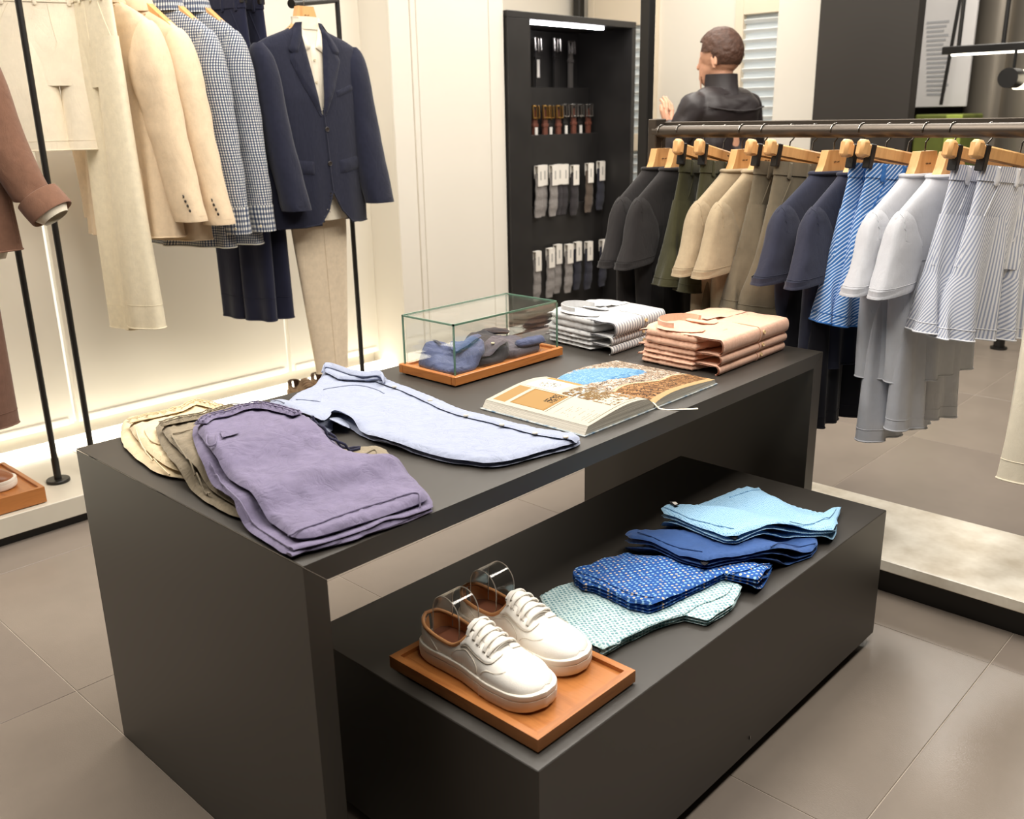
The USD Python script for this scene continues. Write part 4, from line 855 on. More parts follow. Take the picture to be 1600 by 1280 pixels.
c = pY(1582, 122, 5.6)
part(t, 'lamp_head', cyl((5.52, c[1], c[2]), (5.66, c[1] + .0, c[2]), .05, 28), m_blackmetal, smooth=40)
part(t, 'stem', cyl((5.6, c[1] + .0, c[2] + .05), (5.6, c[1] + .0, c[2] + .14), .008, 8), m_blackmetal)
part(t, 'glowing_shade', box(5.75, 5.85, pY(1600, 122, 5.8)[1] - .15, pY(1586, 122, 5.8)[1], c[2] - .055, c[2] + .045, .01), emitter('shade_glow', (255, 238, 206), 4.0), 'glowing shade')
a, b = pY(1421, 262, 6.6), pY(1505, 178, 6.6)
t = thing('green_display', 'low green display block behind the rail right of the dark column', 'display block')
part(t, 'block', box(6.6, 7.0, b[1], a[1], a[2] - .3, b[2], .01), M('green_olive', (104, 112, 44), rough=.6, var=.4, vscale=4), smooth=False)
part(t, 'bright_panel', box(6.585, 6.602, b[1], b[1] + .10, a[2] - .25, b[2] - .005, .003), M('green_lime', (170, 186, 84), rough=.5), 'lime green panel')
part(t, 'support', box(6.65, 6.95, b[1] + .05, a[1] - .05, 0, a[2] - .29), m_blackmetal)
p = at(1560, 545, Z=0)
single('stand_leg', cat(cyl((p[0], p[1], 0), (p[0], p[1], .9), .03, 16), lathe([(0, 0), (.045, 0), (.045, .012), (0, .012)], 24, (p[0], p[1], 0))), m_blackmetal, 'black stand leg on the floor at the right edge beyond the rail', 'stand')
# ================================================================== folded clothes on the table
HT = Heights(TX0, TY0, TX1, TY1, TZ); HB = Heights(BX0, BY0, BX1, BY1, BZ)
HC = Heights(1.50, 1.60, 1.95, 1.86, .717, .004)
def crop(pts, x0, y0, k): return [(x0 + a / k, y0 + b / k) for a, b in pts]
def shift(pts, dx, dy): return [(a + dx, b + dy) for a, b in pts]
def band(edge, w, z, n=60):
    """A strip of width w on the inner side of an edge polyline given in pixels on the plane z."""
    e = spline(outline(edge, z), n); return e, LineString(e)
def ribbon_poly(e, w):
    t = np.gradient(e, axis=0); t /= np.linalg.norm(t, axis=1, keepdims=True); nrm = np.c_[t[:, 1], -t[:, 0]]
    return np.vstack([e, (e + nrm * w)[::-1]])
def gather(e, k, amp):
    tr = cKDTree(e); s = np.r_[0, np.cumsum(np.linalg.norm(np.diff(e, axis=0), axis=1))]
    def f(v):
        d, i = tr.query(v[:, :2]); return amp * (np.sin(s[i] * k) + .6 * np.sin(s[i] * k * 1.7 + d * 90 + 1))
    return f
def folded_shorts(label, mat, lower, upper, waist, z, wband, name='folded_shorts', thick=(.012, .011), seams=(), hems=(), patch_=None, cord=None, seed=1, dark=None):
    t = thing(name, label, 'shorts', group='folded shorts fanned out on the table')
    part(t, 'under_layer', pad(chaikin(outline(lower, z), 1), HT, thick[0], .011, .009, .0022, 20, seed, edge=.0015), mat, smooth=55)
    part(t, 'top_layer', pad(chaikin(outline(upper, z + .012), 1), HT, thick[1], .012, .0065, .0042, 17, seed + 1, stretch=(1, 2.2), ang=.9, edge=.001), mat, smooth=60)
    e, _ = band(waist, 0, z + .016); P = ribbon_poly(e, wband)
    part(t, 'waistband', pad(P, HT, .0055, .004, .0045, .0018, 60, seed + 2, bulge=gather(e, 330, .0030), blur=1.5), mat, 'gathered elastic waistband', smooth=60)
    for o in (.35, .7):
        m_ = ribbon_poly(e, wband * o)[60:][::-1]; part(t, 'waist_stitch', on_top(m_, HT, .0012, 6), mat)
    for sm in seams: part(t, 'seam', on_top(spline(outline(sm, z + .025), 40), HT, .0016, 6, flat=.9), mat)
    for k, hm in enumerate(hems):
        e2 = spline(outline(hm, z + .004 + .006 * k), 60); w = (meshkit.noise(np.c_[e2 * 30, np.full(60, k + seed)], k) - .5) * .008; e2 = e2 + np.c_[w * .3, w]
        L_ = [np.c_[e2 + np.array([0, o]), np.full(60, TZ + .006 + .0085 * k + h) + (meshkit.noise(np.c_[e2 * 22, np.full(60, 3 * k + seed)], 3) - .5) * .005] for o, h in ((0, -.003), (-.0035, 0), (0, .003), (.012, .002), (.012, -.002))]
        part(t, 'hem_layer', loft(np.stack(L_, 1), True), mat, smooth=60)
    for p in ([patch_] if patch_ else []): part(t, 'pocket', pad(outline(p, z + .026), HT, .003, .004, .006, .0006, 40, seed + 3, blur=1), mat, smooth=50)
    if cord:
        for c in cord: part(t, 'drawstring', on_top(spline(outline(c, z + .015), 50), HT, .0026, 8, lift=.001), dark or mat, 'dark drawstring')
    return t
m_sh_c = cloth('shorts_cream', (222, 202, 166), var=.1, vscale=30, crinkle=.4); m_sh_o = cloth('shorts_olive_grey', (138, 126, 106), var=.16, vscale=35, crinkle=.45); m_sh_p = cloth('shorts_lavender', (120, 112, 138), var=.16, vscale=30, bump=.5, crinkle=.45, cscale=16); m_cord = cloth('cord_navy', (44, 44, 66))
CL = [(187, 667), (195, 650), (218, 648), (244, 645), (275, 634), (305, 625), (330, 628), (349, 634), (375, 642), (400, 650), (440, 655), (470, 660), (489, 674), (480, 700), (420, 725), (340, 742), (300, 746), (275, 742), (261, 740), (240, 733), (224, 722), (205, 706), (190, 691)]
CU = [(200, 662), (218, 655), (244, 650), (275, 640), (305, 631), (330, 633), (349, 638), (375, 645), (400, 652), (440, 660), (460, 668), (440, 695), (380, 720), (320, 735), (280, 733), (262, 727), (240, 712), (222, 694), (208, 678)]
folded_shorts('cream cotton shorts with a gathered waist, hindmost of the three on the table', m_sh_c, CL, CU, [(197, 660), (222, 655), (246, 650), (276, 641), (306, 631), (330, 633), (352, 639), (366, 644)], TZ + .012, .026, seed=21, seams=[[(212, 668), (222, 690), (240, 708), (262, 722)], [(226, 668), (236, 684), (250, 690)]], patch_=None)
OL = [(244, 677), (270, 672), (302, 668), (330, 660), (359, 652), (395, 653), (430, 657), (464, 667), (490, 680), (520, 690), (560, 693), (599, 689), (616, 711), (626, 726), (560, 742), (480, 762), (420, 792), (380, 801), (362, 797), (335, 783), (312, 769), (290, 752), (271, 735), (258, 718), (249, 701)]
OU = [(252, 684), (275, 678), (304, 673), (332, 665), (360, 657), (395, 658), (430, 662), (460, 673), (488, 688), (520, 697), (560, 700), (594, 696), (608, 712), (590, 730), (520, 742), (450, 757), (400, 780), (372, 784), (350, 772), (325, 755), (300, 738), (280, 719), (264, 702)]
folded_shorts('olive grey linen shorts, middle one of the three on the table', m_sh_o, OL, OU, [(249, 682), (275, 677), (304, 672), (332, 664), (360, 656), (395, 657), (428, 662)], TZ + .018, .028, seed=24, seams=[[(270, 692), (282, 712), (300, 732), (325, 752)], [(272, 690), (300, 684), (316, 682)], [(566, 700), (584, 690), (590, 705)]])
PL = [(303, 705), (318, 692), (345, 685), (372, 677), (396, 673), (425, 672), (457, 677), (490, 684), (511, 699), (545, 718), (578, 725), (602, 722), (629, 724), (646, 736), (660, 750), (674, 768), (677, 784), (640, 798), (590, 816), (531, 834), (490, 846), (457, 852), (440, 852), (425, 840), (396, 823), (376, 809), (364, 790), (339, 775), (322, 761), (310, 738)]
PU = [(310, 708), (324, 697), (348, 690), (374, 682), (398, 678), (426, 677), (457, 682), (488, 690), (509, 703), (545, 722), (578, 729), (602, 726), (628, 728), (645, 740), (660, 754), (672, 769), (640, 782), (578, 803), (530, 818), (497, 828), (466, 831), (450, 826), (432, 812), (412, 800), (390, 782), (369, 772), (345, 752), (330, 738)]
folded_shorts('lavender linen shorts with a drawstring, front one of the three on the table', m_sh_p, PL, PU, [(307, 708), (324, 696), (348, 689), (374, 681), (398, 677), (426, 676), (457, 681), (478, 687)], TZ + .022, .028, thick=(.013, .012), seed=27, seams=[[(330, 738), (369, 774), (413, 803), (450, 826)], [(328, 716), (330, 730), (338, 732), (342, 718)], [(448, 818), (462, 815), (650, 758), (655, 768)]], hems=[[(452, 850), (531, 829), (600, 808), (675, 782)], [(455, 842), (531, 822), (600, 800), (674, 775)]], patch_=[(348, 712), (375, 706), (377, 712), (352, 722)], cord=[[(488, 683), (505, 690), (530, 694), (563, 693)], [(490, 686), (520, 698), (545, 699), (562, 696)]], dark=m_cord)

# ---- pale blue shirt laid flat
m_bs = cloth('shirt_pale_blue', (154, 161, 182), var=.06, vscale=40, crinkle=.4)
t = thing('folded_shirt', 'pale blue short-sleeved linen shirt laid folded in half on the table', 'shirt')
SH = [(506, 578), (512, 583), (530, 586), (556, 588), (590, 587), (600, 592), (628, 602), (656, 612), (690, 626), (720, 640), (752, 648), (784, 656), (816, 664), (848, 672), (880, 675), (906, 680), (904, 690), (880, 697), (840, 707), (800, 719), (760, 724), (736, 720), (700, 717), (665, 707), (632, 699), (600, 690), (578, 682), (560, 672), (548, 665), (534, 656), (524, 651), (519, 656), (519, 668), (507, 677), (490, 672), (470, 666), (440, 657), (422, 653), (422, 638), (440, 638), (452, 626), (462, 615), (490, 604), (500, 592)]
zt = TZ + .008
part(t, 'back_layer', pad(chaikin(outline(shift(SH, 1, 4), zt), 1), HT, .007, .006, .009, .0012, 18, 40, edge=.002), m_bs, smooth=60)
part(t, 'under_sleeve', pad(outline([(516, 655), (532, 652), (545, 664), (547, 670), (516, 671)], zt + .004), HT, .005, .005, .006, .001, 30, 41), m_bs, smooth=60)
part(t, 'front_layer', pad(chaikin(outline(SH, zt + .006), 1), HT, .010, .012, .008, .0022, 15, 42, stretch=(1, 1.6), ang=.4, edge=.0015), m_bs, smooth=60)
e = spline(outline([(598, 593), (656, 614), (720, 642), (784, 658), (848, 674), (905, 681)], zt + .016), 80); part(t, 'placket', pad(ribbon_poly(e, .022), HT, .004, .004, .006, .0012, 40, 43, edge=.001, blur=1.5), m_bs, smooth=60)
for px, py in ((616, 603), (672, 624), (728, 648), (784, 662), (836, 675), (884, 681)):
    p = at(px, py, Z=zt + .02); z = HT.sample(HT.h, p[None, :2])[0]; button(t, (p[0], p[1], z - .0005), .0055, M('button_pearl', (226, 216, 196), rough=.3), (0, 0, 1))
part(t, 'collar_stand', pad(outline([(505, 579), (514, 570), (545, 580), (572, 587), (598, 590), (606, 594), (590, 594), (560, 592), (528, 590)], zt + .02), HT, .010, .006, .006, .001, 30, 45, blur=1.5), m_bs, smooth=60)
e = spline(outline([(506, 577), (512, 570), (545, 579), (574, 585), (592, 586), (602, 592)], zt + .028), 50)
cz = HT.sample(HT.h, e) ; part(t, 'collar', loft(np.stack([np.c_[e + np.array(o), cz + h] for o, h in (((0, 0), -.003), ((.004, .006), .008), ((.0, .004), .011), ((-.012, -.006), .004), ((-.014, -.008), .001))], 1), True), m_bs, smooth=60)
for sm in ([(462, 622), (480, 622), (500, 626)], [(424, 646), (434, 646), (446, 650)], [(505, 606), (560, 600), (600, 612)]): part(t, 'seam', on_top(spline(outline(sm, zt + .016), 30), HT, .0011, 6), m_bs)

# ---- glass case on a wooden base with navy shirts inside
m_wd = wood('base_teak', (150, 84, 36), (196, 124, 62), (4, 50, 50), .3); m_wd2 = wood('base_teak_y', (150, 84, 36), (196, 124, 62), (50, 4, 50), .3)
GX0c, GX1c, GY0c, GY1c = 1.512, 1.924, 1.626, 1.84
t = thing('display_case_base', 'low teak base under the glass case of navy shirts', 'base')
zb0, zb1 = TZ + .004, TZ + .027
part(t, 'front_rail', box(GX0c, GX1c, GY0c, GY0c + .014, zb0, zb1, .0015), m_wd, smooth=False); part(t, 'back_rail', box(GX0c, GX1c, GY1c - .014, GY1c, zb0, zb1, .0015), m_wd, smooth=False)
for x in (GX0c, GX1c - .014): part(t, 'end_rail', box(x, x + .014, GY0c + .014, GY1c - .014, zb0, zb1, .0015), m_wd2, smooth=False)
part(t, 'floor_board', box(GX0c + .014, GX1c - .014, GY0c + .014, GY1c - .014, zb0, TZ + .02), m_wd2, smooth=False)
for x in (GX0c + .02, GX1c - .02):
    for y in (GY0c + .02, GY1c - .02): part(t, 'foot', box(x - .008, x + .008, y - .008, y + .008, TZ, zb0), m_blackmetal)
m_gl = pane_glass('case_glass', (.985, .995, .99), .02, .05, .5); m_ge = usdkit.material(stage, '/World/Looks/glass_edge', {'p': ('principled_bsdf', {'base_color': lin((112, 152, 130)), 'roughness': .15, 'transmission_weight': .35})}, [], surface='p.BSDF')
t = thing('glass_case', 'clear glass case with pale green edges covering navy shirts', 'glass case')
gx0, gx1, gy0, gy1, gz0, gz1 = GX0c + .012, GX1c - .012, GY0c + .012, GY1c - .012, TZ + .0272, TZ + .156
for P in ((gx0, gx1, gy0, gy0 + .004), (gx0, gx1, gy1 - .004, gy1), (gx0, gx0 + .004, gy0 + .004, gy1 - .004), (gx1 - .004, gx1, gy0 + .004, gy1 - .004)): part(t, 'pane', box(*P, gz0, gz1 - .004), m_gl, smooth=False)
part(t, 'top_pane', box(gx0, gx1, gy0, gy1, gz1 - .004, gz1), m_gl, smooth=False)
e_ = .0038
for a, b in (((gx0, gy0), (gx1, gy0)), ((gx0, gy1), (gx1, gy1)), ((gx0, gy0), (gx0, gy1)), ((gx1, gy0), (gx1, gy1))): part(t, 'edge', box(a[0] - e_ / 2, b[0] + e_ / 2, a[1] - e_ / 2, b[1] + e_ / 2, gz1 - e_, gz1 + .0008), m_ge, 'pale green polished edge', smooth=False)
for x in (gx0, gx1):
    for y in (gy0, gy1): part(t, 'edge', box(x - e_ / 2, x + e_ / 2, y - e_ / 2, y + e_ / 2, gz0, gz1), m_ge, 'pale green polished edge', smooth=False)
m_n1 = cloth('shirt_slate_blue', (84, 90, 122), var=.15, crinkle=.6); m_n2 = cloth('shirt_grey_plum', (98, 90, 98), var=.15, crinkle=.6); m_n3 = cloth('shirt_dark_charcoal', (58, 54, 58), var=.15)
HC.h[:] = TZ + .0205
cc = lambda pts: crop(pts, 610, 450, 5.714)
def inbox(P, m=.019): 
    from shapely.geometry import box as sbox
    g = Polygon(P).buffer(0).intersection(sbox(GX0c + m, GY0c + m, GX1c - m, GY1c - m)); g = g if g.geom_type == 'Polygon' else max(g.geoms, key=lambda q: q.area); return np.array(g.exterior.coords)[:-1]
def gauss(c, s, h): return lambda v: h * np.exp(-((v[:, 0] - c[0]) ** 2 + (v[:, 1] - c[1]) ** 2) / (2 * s * s))
def rect_(x0, x1, y0, y1): return np.array([(x0, y0), (x1, y0), (x1, y1), (x0, y1)])
t = thing('folded_shirt', 'grey plum shirt lying at the right inside the glass case', 'shirt')
part(t, 'body', pad(chaikin(inbox(rect_(1.715, 1.90, 1.65, 1.815)), 1), HC, .020, .008, .005, .005, 20, 60, bulge=gauss((1.78, 1.78), .05, .016)), m_n2, smooth=60)
part(t, 'sleeve_fold', pad(chaikin(inbox(rect_(1.78, 1.895, 1.648, 1.69)), 2), HC, .014, .008, .006, .003, 26, 61), m_n1, smooth=60)
part(t, 'collar', pad(chaikin(inbox(rect_(1.77, 1.875, 1.77, 1.812)), 1), HC, .014, .008, .006, .003, 26, 62), m_n3, smooth=60)
t = thing('folded_shirt', 'dark charcoal shirt folded in the middle of the glass case', 'shirt')
part(t, 'body', pad(chaikin(inbox(rect_(1.62, 1.765, 1.646, 1.80)), 1), HC, .018, .010, .006, .004, 22, 63), m_n3, smooth=60)
part(t, 'placket', pad(chaikin(inbox(rect_(1.64, 1.745, 1.655, 1.70)), 1), HC, .008, .006, .005, .003, 30, 64), m_n2, smooth=60)
button(t, (1.69, 1.668, HC.sample(HC.h, np.array([[1.69, 1.668]]))[0]), .005, m_btnl, (0, 0, 1))
t = thing('folded_shirt', 'slate blue shirt with a raised collar at the left inside the glass case', 'shirt')
part(t, 'body', pad(chaikin(inbox(np.array([(1.53, 1.655), (1.60, 1.645), (1.665, 1.66), (1.69, 1.74), (1.66, 1.80), (1.60, 1.822), (1.545, 1.81), (1.531, 1.75)])), 1), HC, .012, .006, .005, .005, 24, 65, bulge=gauss((1.585, 1.79), .030, .042)), m_n1, smooth=60)
part(t, 'fold', pad(chaikin(inbox(np.array([(1.60, 1.70), (1.68, 1.69), (1.70, 1.74), (1.64, 1.77), (1.60, 1.74)])), 1), HC, .006, .006, .005, .003, 30, 66), m_n1, smooth=60)
part(t, 'neck_tape', pad(inbox(np.array([(1.588, 1.765), (1.597, 1.762), (1.602, 1.795), (1.593, 1.798)])), HC, .002, .002, .004, 0, 30, 67, blur=1), m_n3, 'dark neck tape')

# ---- stacks of folded shirts
m_gs = stripes('stripe_grey_white', [(226, 224, 220), (160, 160, 166)], 78, coord='object', rot=0.0, duty=.5, soft=.12); m_gs2 = cloth('shirt_grey_white_inside', (200, 200, 200), var=.08)
m_pe = cloth('shirt_peach', (230, 184, 158), var=.08, vscale=40, bump=.45, crinkle=.3)
def shirt_stack(names, label_fmt, group, L, F, R, hs, m_roll, m_in, cat_, seed, hm, collar=True):
    """Folded shirts one on another; the face L-F shows the fold layers, the face F-R the smooth roll."""
    L, F, R = (np.asarray(q[:2]) for q in (L, F, R)); u = R - F; v = L - F; z = TZ; B = L + u
    for i, h in enumerate(hs):
        t = thing(names, label_fmt[i], 'shirt', group=group); g = np.random.default_rng(seed + i); j = lambda s: g.uniform(-s, s, 2)
        top = i == len(hs) - 1; n_in = 3; sk = .004
        def pt(a, b): return F + u * a + v * b
        o = j(.006)
        # inner fold layers, a little proud of the roll at the layered face
        for k in range(2):
            zz = z + h * (.06 + k * .46); a0 = -.012 + .014 * g.random(); P = np.array([pt(a0, .16), pt(a0 - .006, .55), pt(a0 + .004 * k, 1.0), pt(.5, 1.02), pt(.93, .99), pt(.93, .16)]) + o
            part(t, 'fold_layer', pad(chaikin(P, 1), zz, h * .44, h * .24, .008, .0022, 22, seed + 7 * i + k, edge=.0022, lift=0), m_in, smooth=60)
        # outer wrap: a rounded sheet round the near long side
        s = np.linspace(0, 1, 44); ph = np.linspace(-PI * .5, PI * .5, 13); R_ = []
        for a in s:
            jz = (meshkit.noise(np.array([[a * 6, i * 2.0, seed]]), 3)[0] - .5)
            sec = []
            for q in ph: sec.append((-.045 * math.cos(q) * (1 + .15 * jz), h * .5 + h * .48 * math.sin(q)))
            topl = [(b, h * .99 + .0035 * (meshkit.noise(np.array([[a * 7, b * 7, seed + i]]), 5)[0] - .5) - h * .22 * max(0, (b - .72) / .28) ** 2) for b in np.linspace(.06, .98, 14)]
            rim = [(b, max(.002, hh - .0035)) for b, hh in topl[::-1]]
            botl = [(.02, h * .93 - .004)]
            inn = [(-.045 * .8 * math.cos(q) + .008, h * .5 + h * .40 * math.sin(q)) for q in ph[::-1]]
            secs = sec + topl + rim + inn
            e0 = 1 if 0 < a < 1 else .985
            R_.append([np.r_[pt(.02 + a * .98 + (.01 * math.sin(b * 9 + i) if a < .02 else 0), b) + o, z + zz * e0] for b, zz in secs])
        R_ = np.array(R_)
        part(t, 'wrap', loft(R_, False), m_roll, smooth=50)
        uu = u / np.linalg.norm(u)
        # button band across the roll
        a = .55 + .03 * g.random(); pb = [np.r_[pt(a, -.045 * math.cos(q) - .004) + o, z + h * .5 + h * .5 * math.sin(q)] for q in np.linspace(-.4 * PI, .5 * PI, 12)] + [np.r_[pt(a, b) + o, z + h * 1.0 + .001] for b in (.1, .2, .3)]
        part(t, 'placket_edge', tube(np.array(pb), .0014, 6), m_roll if m_roll is m_in else m_in)
        nrm = -v / np.linalg.norm(v); pbt = np.r_[pt(a + .05, -.045) + o, z + h * .62]; button(t, pbt, .0055, M('button_cream', (222, 190, 140), rough=.35), (nrm[0], nrm[1], .25))
        if top:
            zt_ = z + h
            H_ = Heights(TX0, TY0, TX1, TY1, zt_ - .001)
            if collar:
                for q in ([(-.01, .72), (.03, .40), (.17, .26), (.30, .50), (.22, .70), (.10, .86)], [(.32, .50), (.44, .36), (.60, .54), (.52, .82), (.40, .80)]):
                    part(t, 'collar_point', pad(chaikin(np.array([pt(*k) for k in q]) + o, 1), H_, .007, .006, .006, .0012, 30, seed + 30), m_in, smooth=60)
                arc = np.array([np.r_[pt(.24 + .19 * math.cos(q), .66 + .24 * math.sin(q)) + o, zt_ + .006] for q in np.linspace(-.1 * PI, PI * 1.1, 30)])
                L2 = [arc + np.array([0, 0, k]) for k in (-.006, .006, .016)]; w = [np.r_[0, 0, 0]] * 3
                c0 = arc.mean(0); R3 = np.stack([c0 + (arc - c0) * 1.0 + (0, 0, -.008), c0 + (arc - c0) * 1.04 + (0, 0, .012), c0 + (arc - c0) * .96 + (0, 0, .014), c0 + (arc - c0) * .9 + (0, 0, -.006)], 1)
                part(t, 'collar_stand', loft(R3, True), m_in, 'raised collar stand', smooth=60)
                part(t, 'front_band', pad(np.array([pt(.42, .50), pt(.98, .46), pt(.98, .56), pt(.44, .60)]) + o, H_, .003, .003, .007, .0008, 30, seed + 33), m_in, smooth=60)
        z += h * .985
Lg, Fg = at(850, 531, Z=TZ), at(952, 556, Z=TZ); Rg = Fg + np.r_[.262, .012, 0]
shirt_stack('striped_shirt', ['grey and white striped folded shirt, bottom of its stack', 'grey and white striped folded shirt, middle of its stack', 'grey and white striped folded shirt with a collar, top of its stack'], 'grey striped shirts stacked on the table', Lg, Fg, Rg, (.026, .026, .040), m_gs, m_gs2, 'shirt', 90, HT)
Lp, Fp, Rp = at(993, 563, Z=TZ), at(1118, 589, Z=TZ), at(1223, 547, Z=TZ)
shirt_stack('peach_shirt', ['peach linen folded shirt, bottom of its stack', 'peach linen folded shirt, middle of its stack', 'peach linen folded shirt with an open collar, top of its stack'], 'peach linen shirts stacked on the table', Lp, Fp, Rp, (.026, .027, .042), m_pe, m_pe, 'shirt', 95, HT)

# ---- open book
m_attr = usdkit.material(stage, '/World/Looks/printed_page', {'a': ('attribute', {'attribute': 'pagecol'}), 'p': ('principled_bsdf', {'roughness': .65, 'specular_ior_level': .15})}, [('a.color', 'p.base_color')], surface='p.BSDF')
m_pages = usdkit.material(stage, '/World/Looks/page_edges', {'tc': ('texture_coordinate', {}), 'm': ('mapping', {'scale': (3, 3, 900)}), 'n': ('noise_texture', {'scale': 1.0}), 'r': ('rgb_ramp', {'ramp': [(.35, lin((170, 162, 148))), (.6, lin((216, 210, 196)))]}), 'p': ('principled_bsdf', {'roughness': .7})}, [('tc.object', 'm.vector'), ('m.vector', 'n.vector'), ('n.fac', 'r.fac'), ('r.color', 'p.base_color')], surface='p.BSDF')
bk = thing('open_book', 'large open picture book with a pale ribbon lying on the table', 'book', (1.432, 1.152, TZ))
BW, BD, SPX = .512, .302, .252
part(bk, 'cover', cat(box(-.004, SPX - .004, -.003, BD + .003, 0, .0028, .0006), box(SPX + .004, BW + .004, -.003, BD + .003, 0, .0028, .0006), box(SPX - .004, SPX + .004, -.003, BD + .003, 0, .0024)), M('book_cover_blue', (64, 96, 122), rough=.5, var=.6, vscale=60, vcol=(206, 206, 196)), 'blue patterned cover', smooth=False)
def pageh(x):
    l = np.clip(x / SPX, 0, 1); r = np.clip((x - SPX) / (BW - SPX), 0, 1)
    hl = .018 + .017 * np.sin(np.clip(l, 0, 1) ** 1.3 * PI * .92) - .012 * np.clip((l - .9) / .1, 0, 1); hr = .0105 + .013 * np.sin(np.clip(r, 0, 1) ** .7 * PI) * (1 - r * .3) + .002 * r
    return np.where(x < SPX, hl, hr)
for nm, x0, x1, ins in (('page_block', .0, SPX - .001, .012), ('page_block', SPX + .001, BW, -.004)):
    xs = np.linspace(x0 + max(ins, 0), x1 - max(-ins, 0), 40); top = np.c_[xs, pageh(xs)]; botx = np.linspace(x0 + .001, x1 - .001, 40)
    prof = np.vstack([np.c_[botx, np.full(40, .003)], top[::-1]])
    part(bk, nm, loft([np.c_[prof[:, 0], np.full(80, y), prof[:, 1]] for y in (.001, BD - .001)][::-1], True), m_pages, smooth=35)
def shade(rgb): return np.array(lin(rgb)) * .66
def paint_left(a, b, g):
    """a: 0 at the outer edge to 1 at the spine, b: 0 at the near edge to 1 at the far edge: flat printed pictures on a cream page."""
    C = np.tile(shade((216, 208, 190)), (len(a), 1)); P = np.c_[a * 34, b * 40, np.full(len(a), 2.0)]; n = meshkit.fbm(P, 4, 11); n2 = meshkit.fbm(P * 2.6, 3, 12)
    def put(mask, c): C[mask] = shade(c)
    R = lambda a0, a1, b0, b1: (a > a0) & (a < a1) & (b > b0) & (b < b1)
    put(R(.07, .44, .46, .80), (150, 118, 70)); put(R(.075, .435, .465, .795), (180, 138, 80)); put(R(.09, .42, .48, .78), (188, 148, 92)); put(R(.24, .42, .49, .58) & (n2 > .47), (56, 44, 28))
    put(R(.47, .80, .62, .93), (234, 228, 214)); put(R(.52, .70, .68, .86) & (n2 > .60), (120, 108, 96)); put((np.abs(a - .47) < .003) & (b > .60) & (b < .93), (150, 132, 100))
    put(R(.80, .985, .60, .95), (204, 160, 98)); put(R(.05, .44, .84, .96), (186, 148, 94))
    q = R(.46, .98, .06, .56); put(q, (196, 178, 146)); put(q & (n > .50), (150, 118, 78)); put(q & (n2 > .57), (108, 82, 52)); put(q & (n < .40), (198, 208, 212)); put(R(.48, .74, .08, .26) & (n < .62), (226, 216, 196)); put(R(.52, .70, .20, .42) & (n2 > .44), (132, 104, 62)); put(R(.76, .96, .08, .30) & (n2 < .5), (190, 142, 84))
    q = R(.07, .44, .05, .42); put(q, (222, 213, 194)); put(q & (np.abs(np.sin(b * 120)) < .25) & (n > .46) & (a < .30), (168, 158, 142))
    for b0 in (.035, .44): put((np.abs(b - b0) < .0035) & (a > .06) & (a < .95), (96, 84, 64))
    return C
def paint_right(a, b, g):
    C = np.tile(shade((188, 172, 152)), (len(a), 1)); P = np.c_[a * 30, b * 36, np.full(len(a), 5.0)]; n = meshkit.fbm(P, 4, 21); n2 = meshkit.fbm(P * 2.8, 3, 22)
    def put(mask, c): C[mask] = shade(c)
    put(n2 > .50, (150, 126, 104)); put(n2 > .60, (98, 78, 64)); put(n < .44, (218, 210, 200)); put((n < .5) & (n2 < .40), (176, 136, 96))
    pool = (np.abs(b - .74 + .30 * (a - .4)) < .21 * np.sqrt(np.clip(1 - ((a - .36) / .44) ** 2, 0, 1)) * (1 + .5 * (n - .5)))
    put(pool, (116, 168, 208)); put(pool & (n2 > .56), (150, 194, 222)); put(pool & (b < .62) & (n > .5), (84, 140, 188))
    low = b < .40 - .14 * a + .04 * np.sin(a * 9); put(low, (186, 140, 92)); put(low & (n > .50), (150, 106, 64)); put(low & (np.abs(np.sin(a * 46 + b * 12)) < .35) & (b > .06) & (b < .26), (92, 62, 40)); put(low & (n2 > .63), (70, 48, 32)); put((np.abs(b - .40 + .14 * a - .04 * np.sin(a * 9)) < .012), (222, 202, 164)); put(low & (b < .06), (206, 172, 124))
    return C
def page_sheet(nm, x0, x1, paint, nx=150, ny=170, lab=None):
    a, b = np.meshgrid(np.linspace(0, 1, nx), np.linspace(0, 1, ny), indexing='ij'); a, b = a.ravel(), b.ravel(); x = x0 + (x1 - x0) * a
    v = np.c_[x, .001 + (BD - .002) * b, pageh(x) + .0007]; i, j = np.meshgrid(np.arange(nx - 1), np.arange(ny - 1), indexing='ij'); k = (i * ny + j).ravel()
    f = np.vstack([np.c_[k, k + ny, k + ny + 1], np.c_[k, k + ny + 1, k + 1]])
    p = part(bk, nm, trimesh.Trimesh(v, f, process=False), m_attr, lab, smooth=True)
    UsdGeom.PrimvarsAPI(stage.GetPrimAtPath(p)).CreatePrimvar('pagecol', Sdf.ValueTypeNames.Color3fArray, 'vertex').Set(Vt.Vec3fArray.FromNumpy(paint(a, b, None).astype(np.float32)))
page_sheet('left_page', .012, SPX - .002, paint_left, lab='cream page of small ochre pictures'); page_sheet('right_page', SPX + .002, BW - .004, paint_right, lab='page with a blue pool picture')
rb = [(SPX, .03, .013), (SPX, .0, .011), (SPX + .003, -.008, .003), (SPX + .02, -.04, .0016), (SPX + .045, -.064, .0014), (SPX + .06, -.075, .0014)]
part(bk, 'ribbon', tube(spline(rb, 40), .0028, 8, flat=.4), M('ribbon_ivory', (226, 216, 196), rough=.6), 'ivory page ribbon')

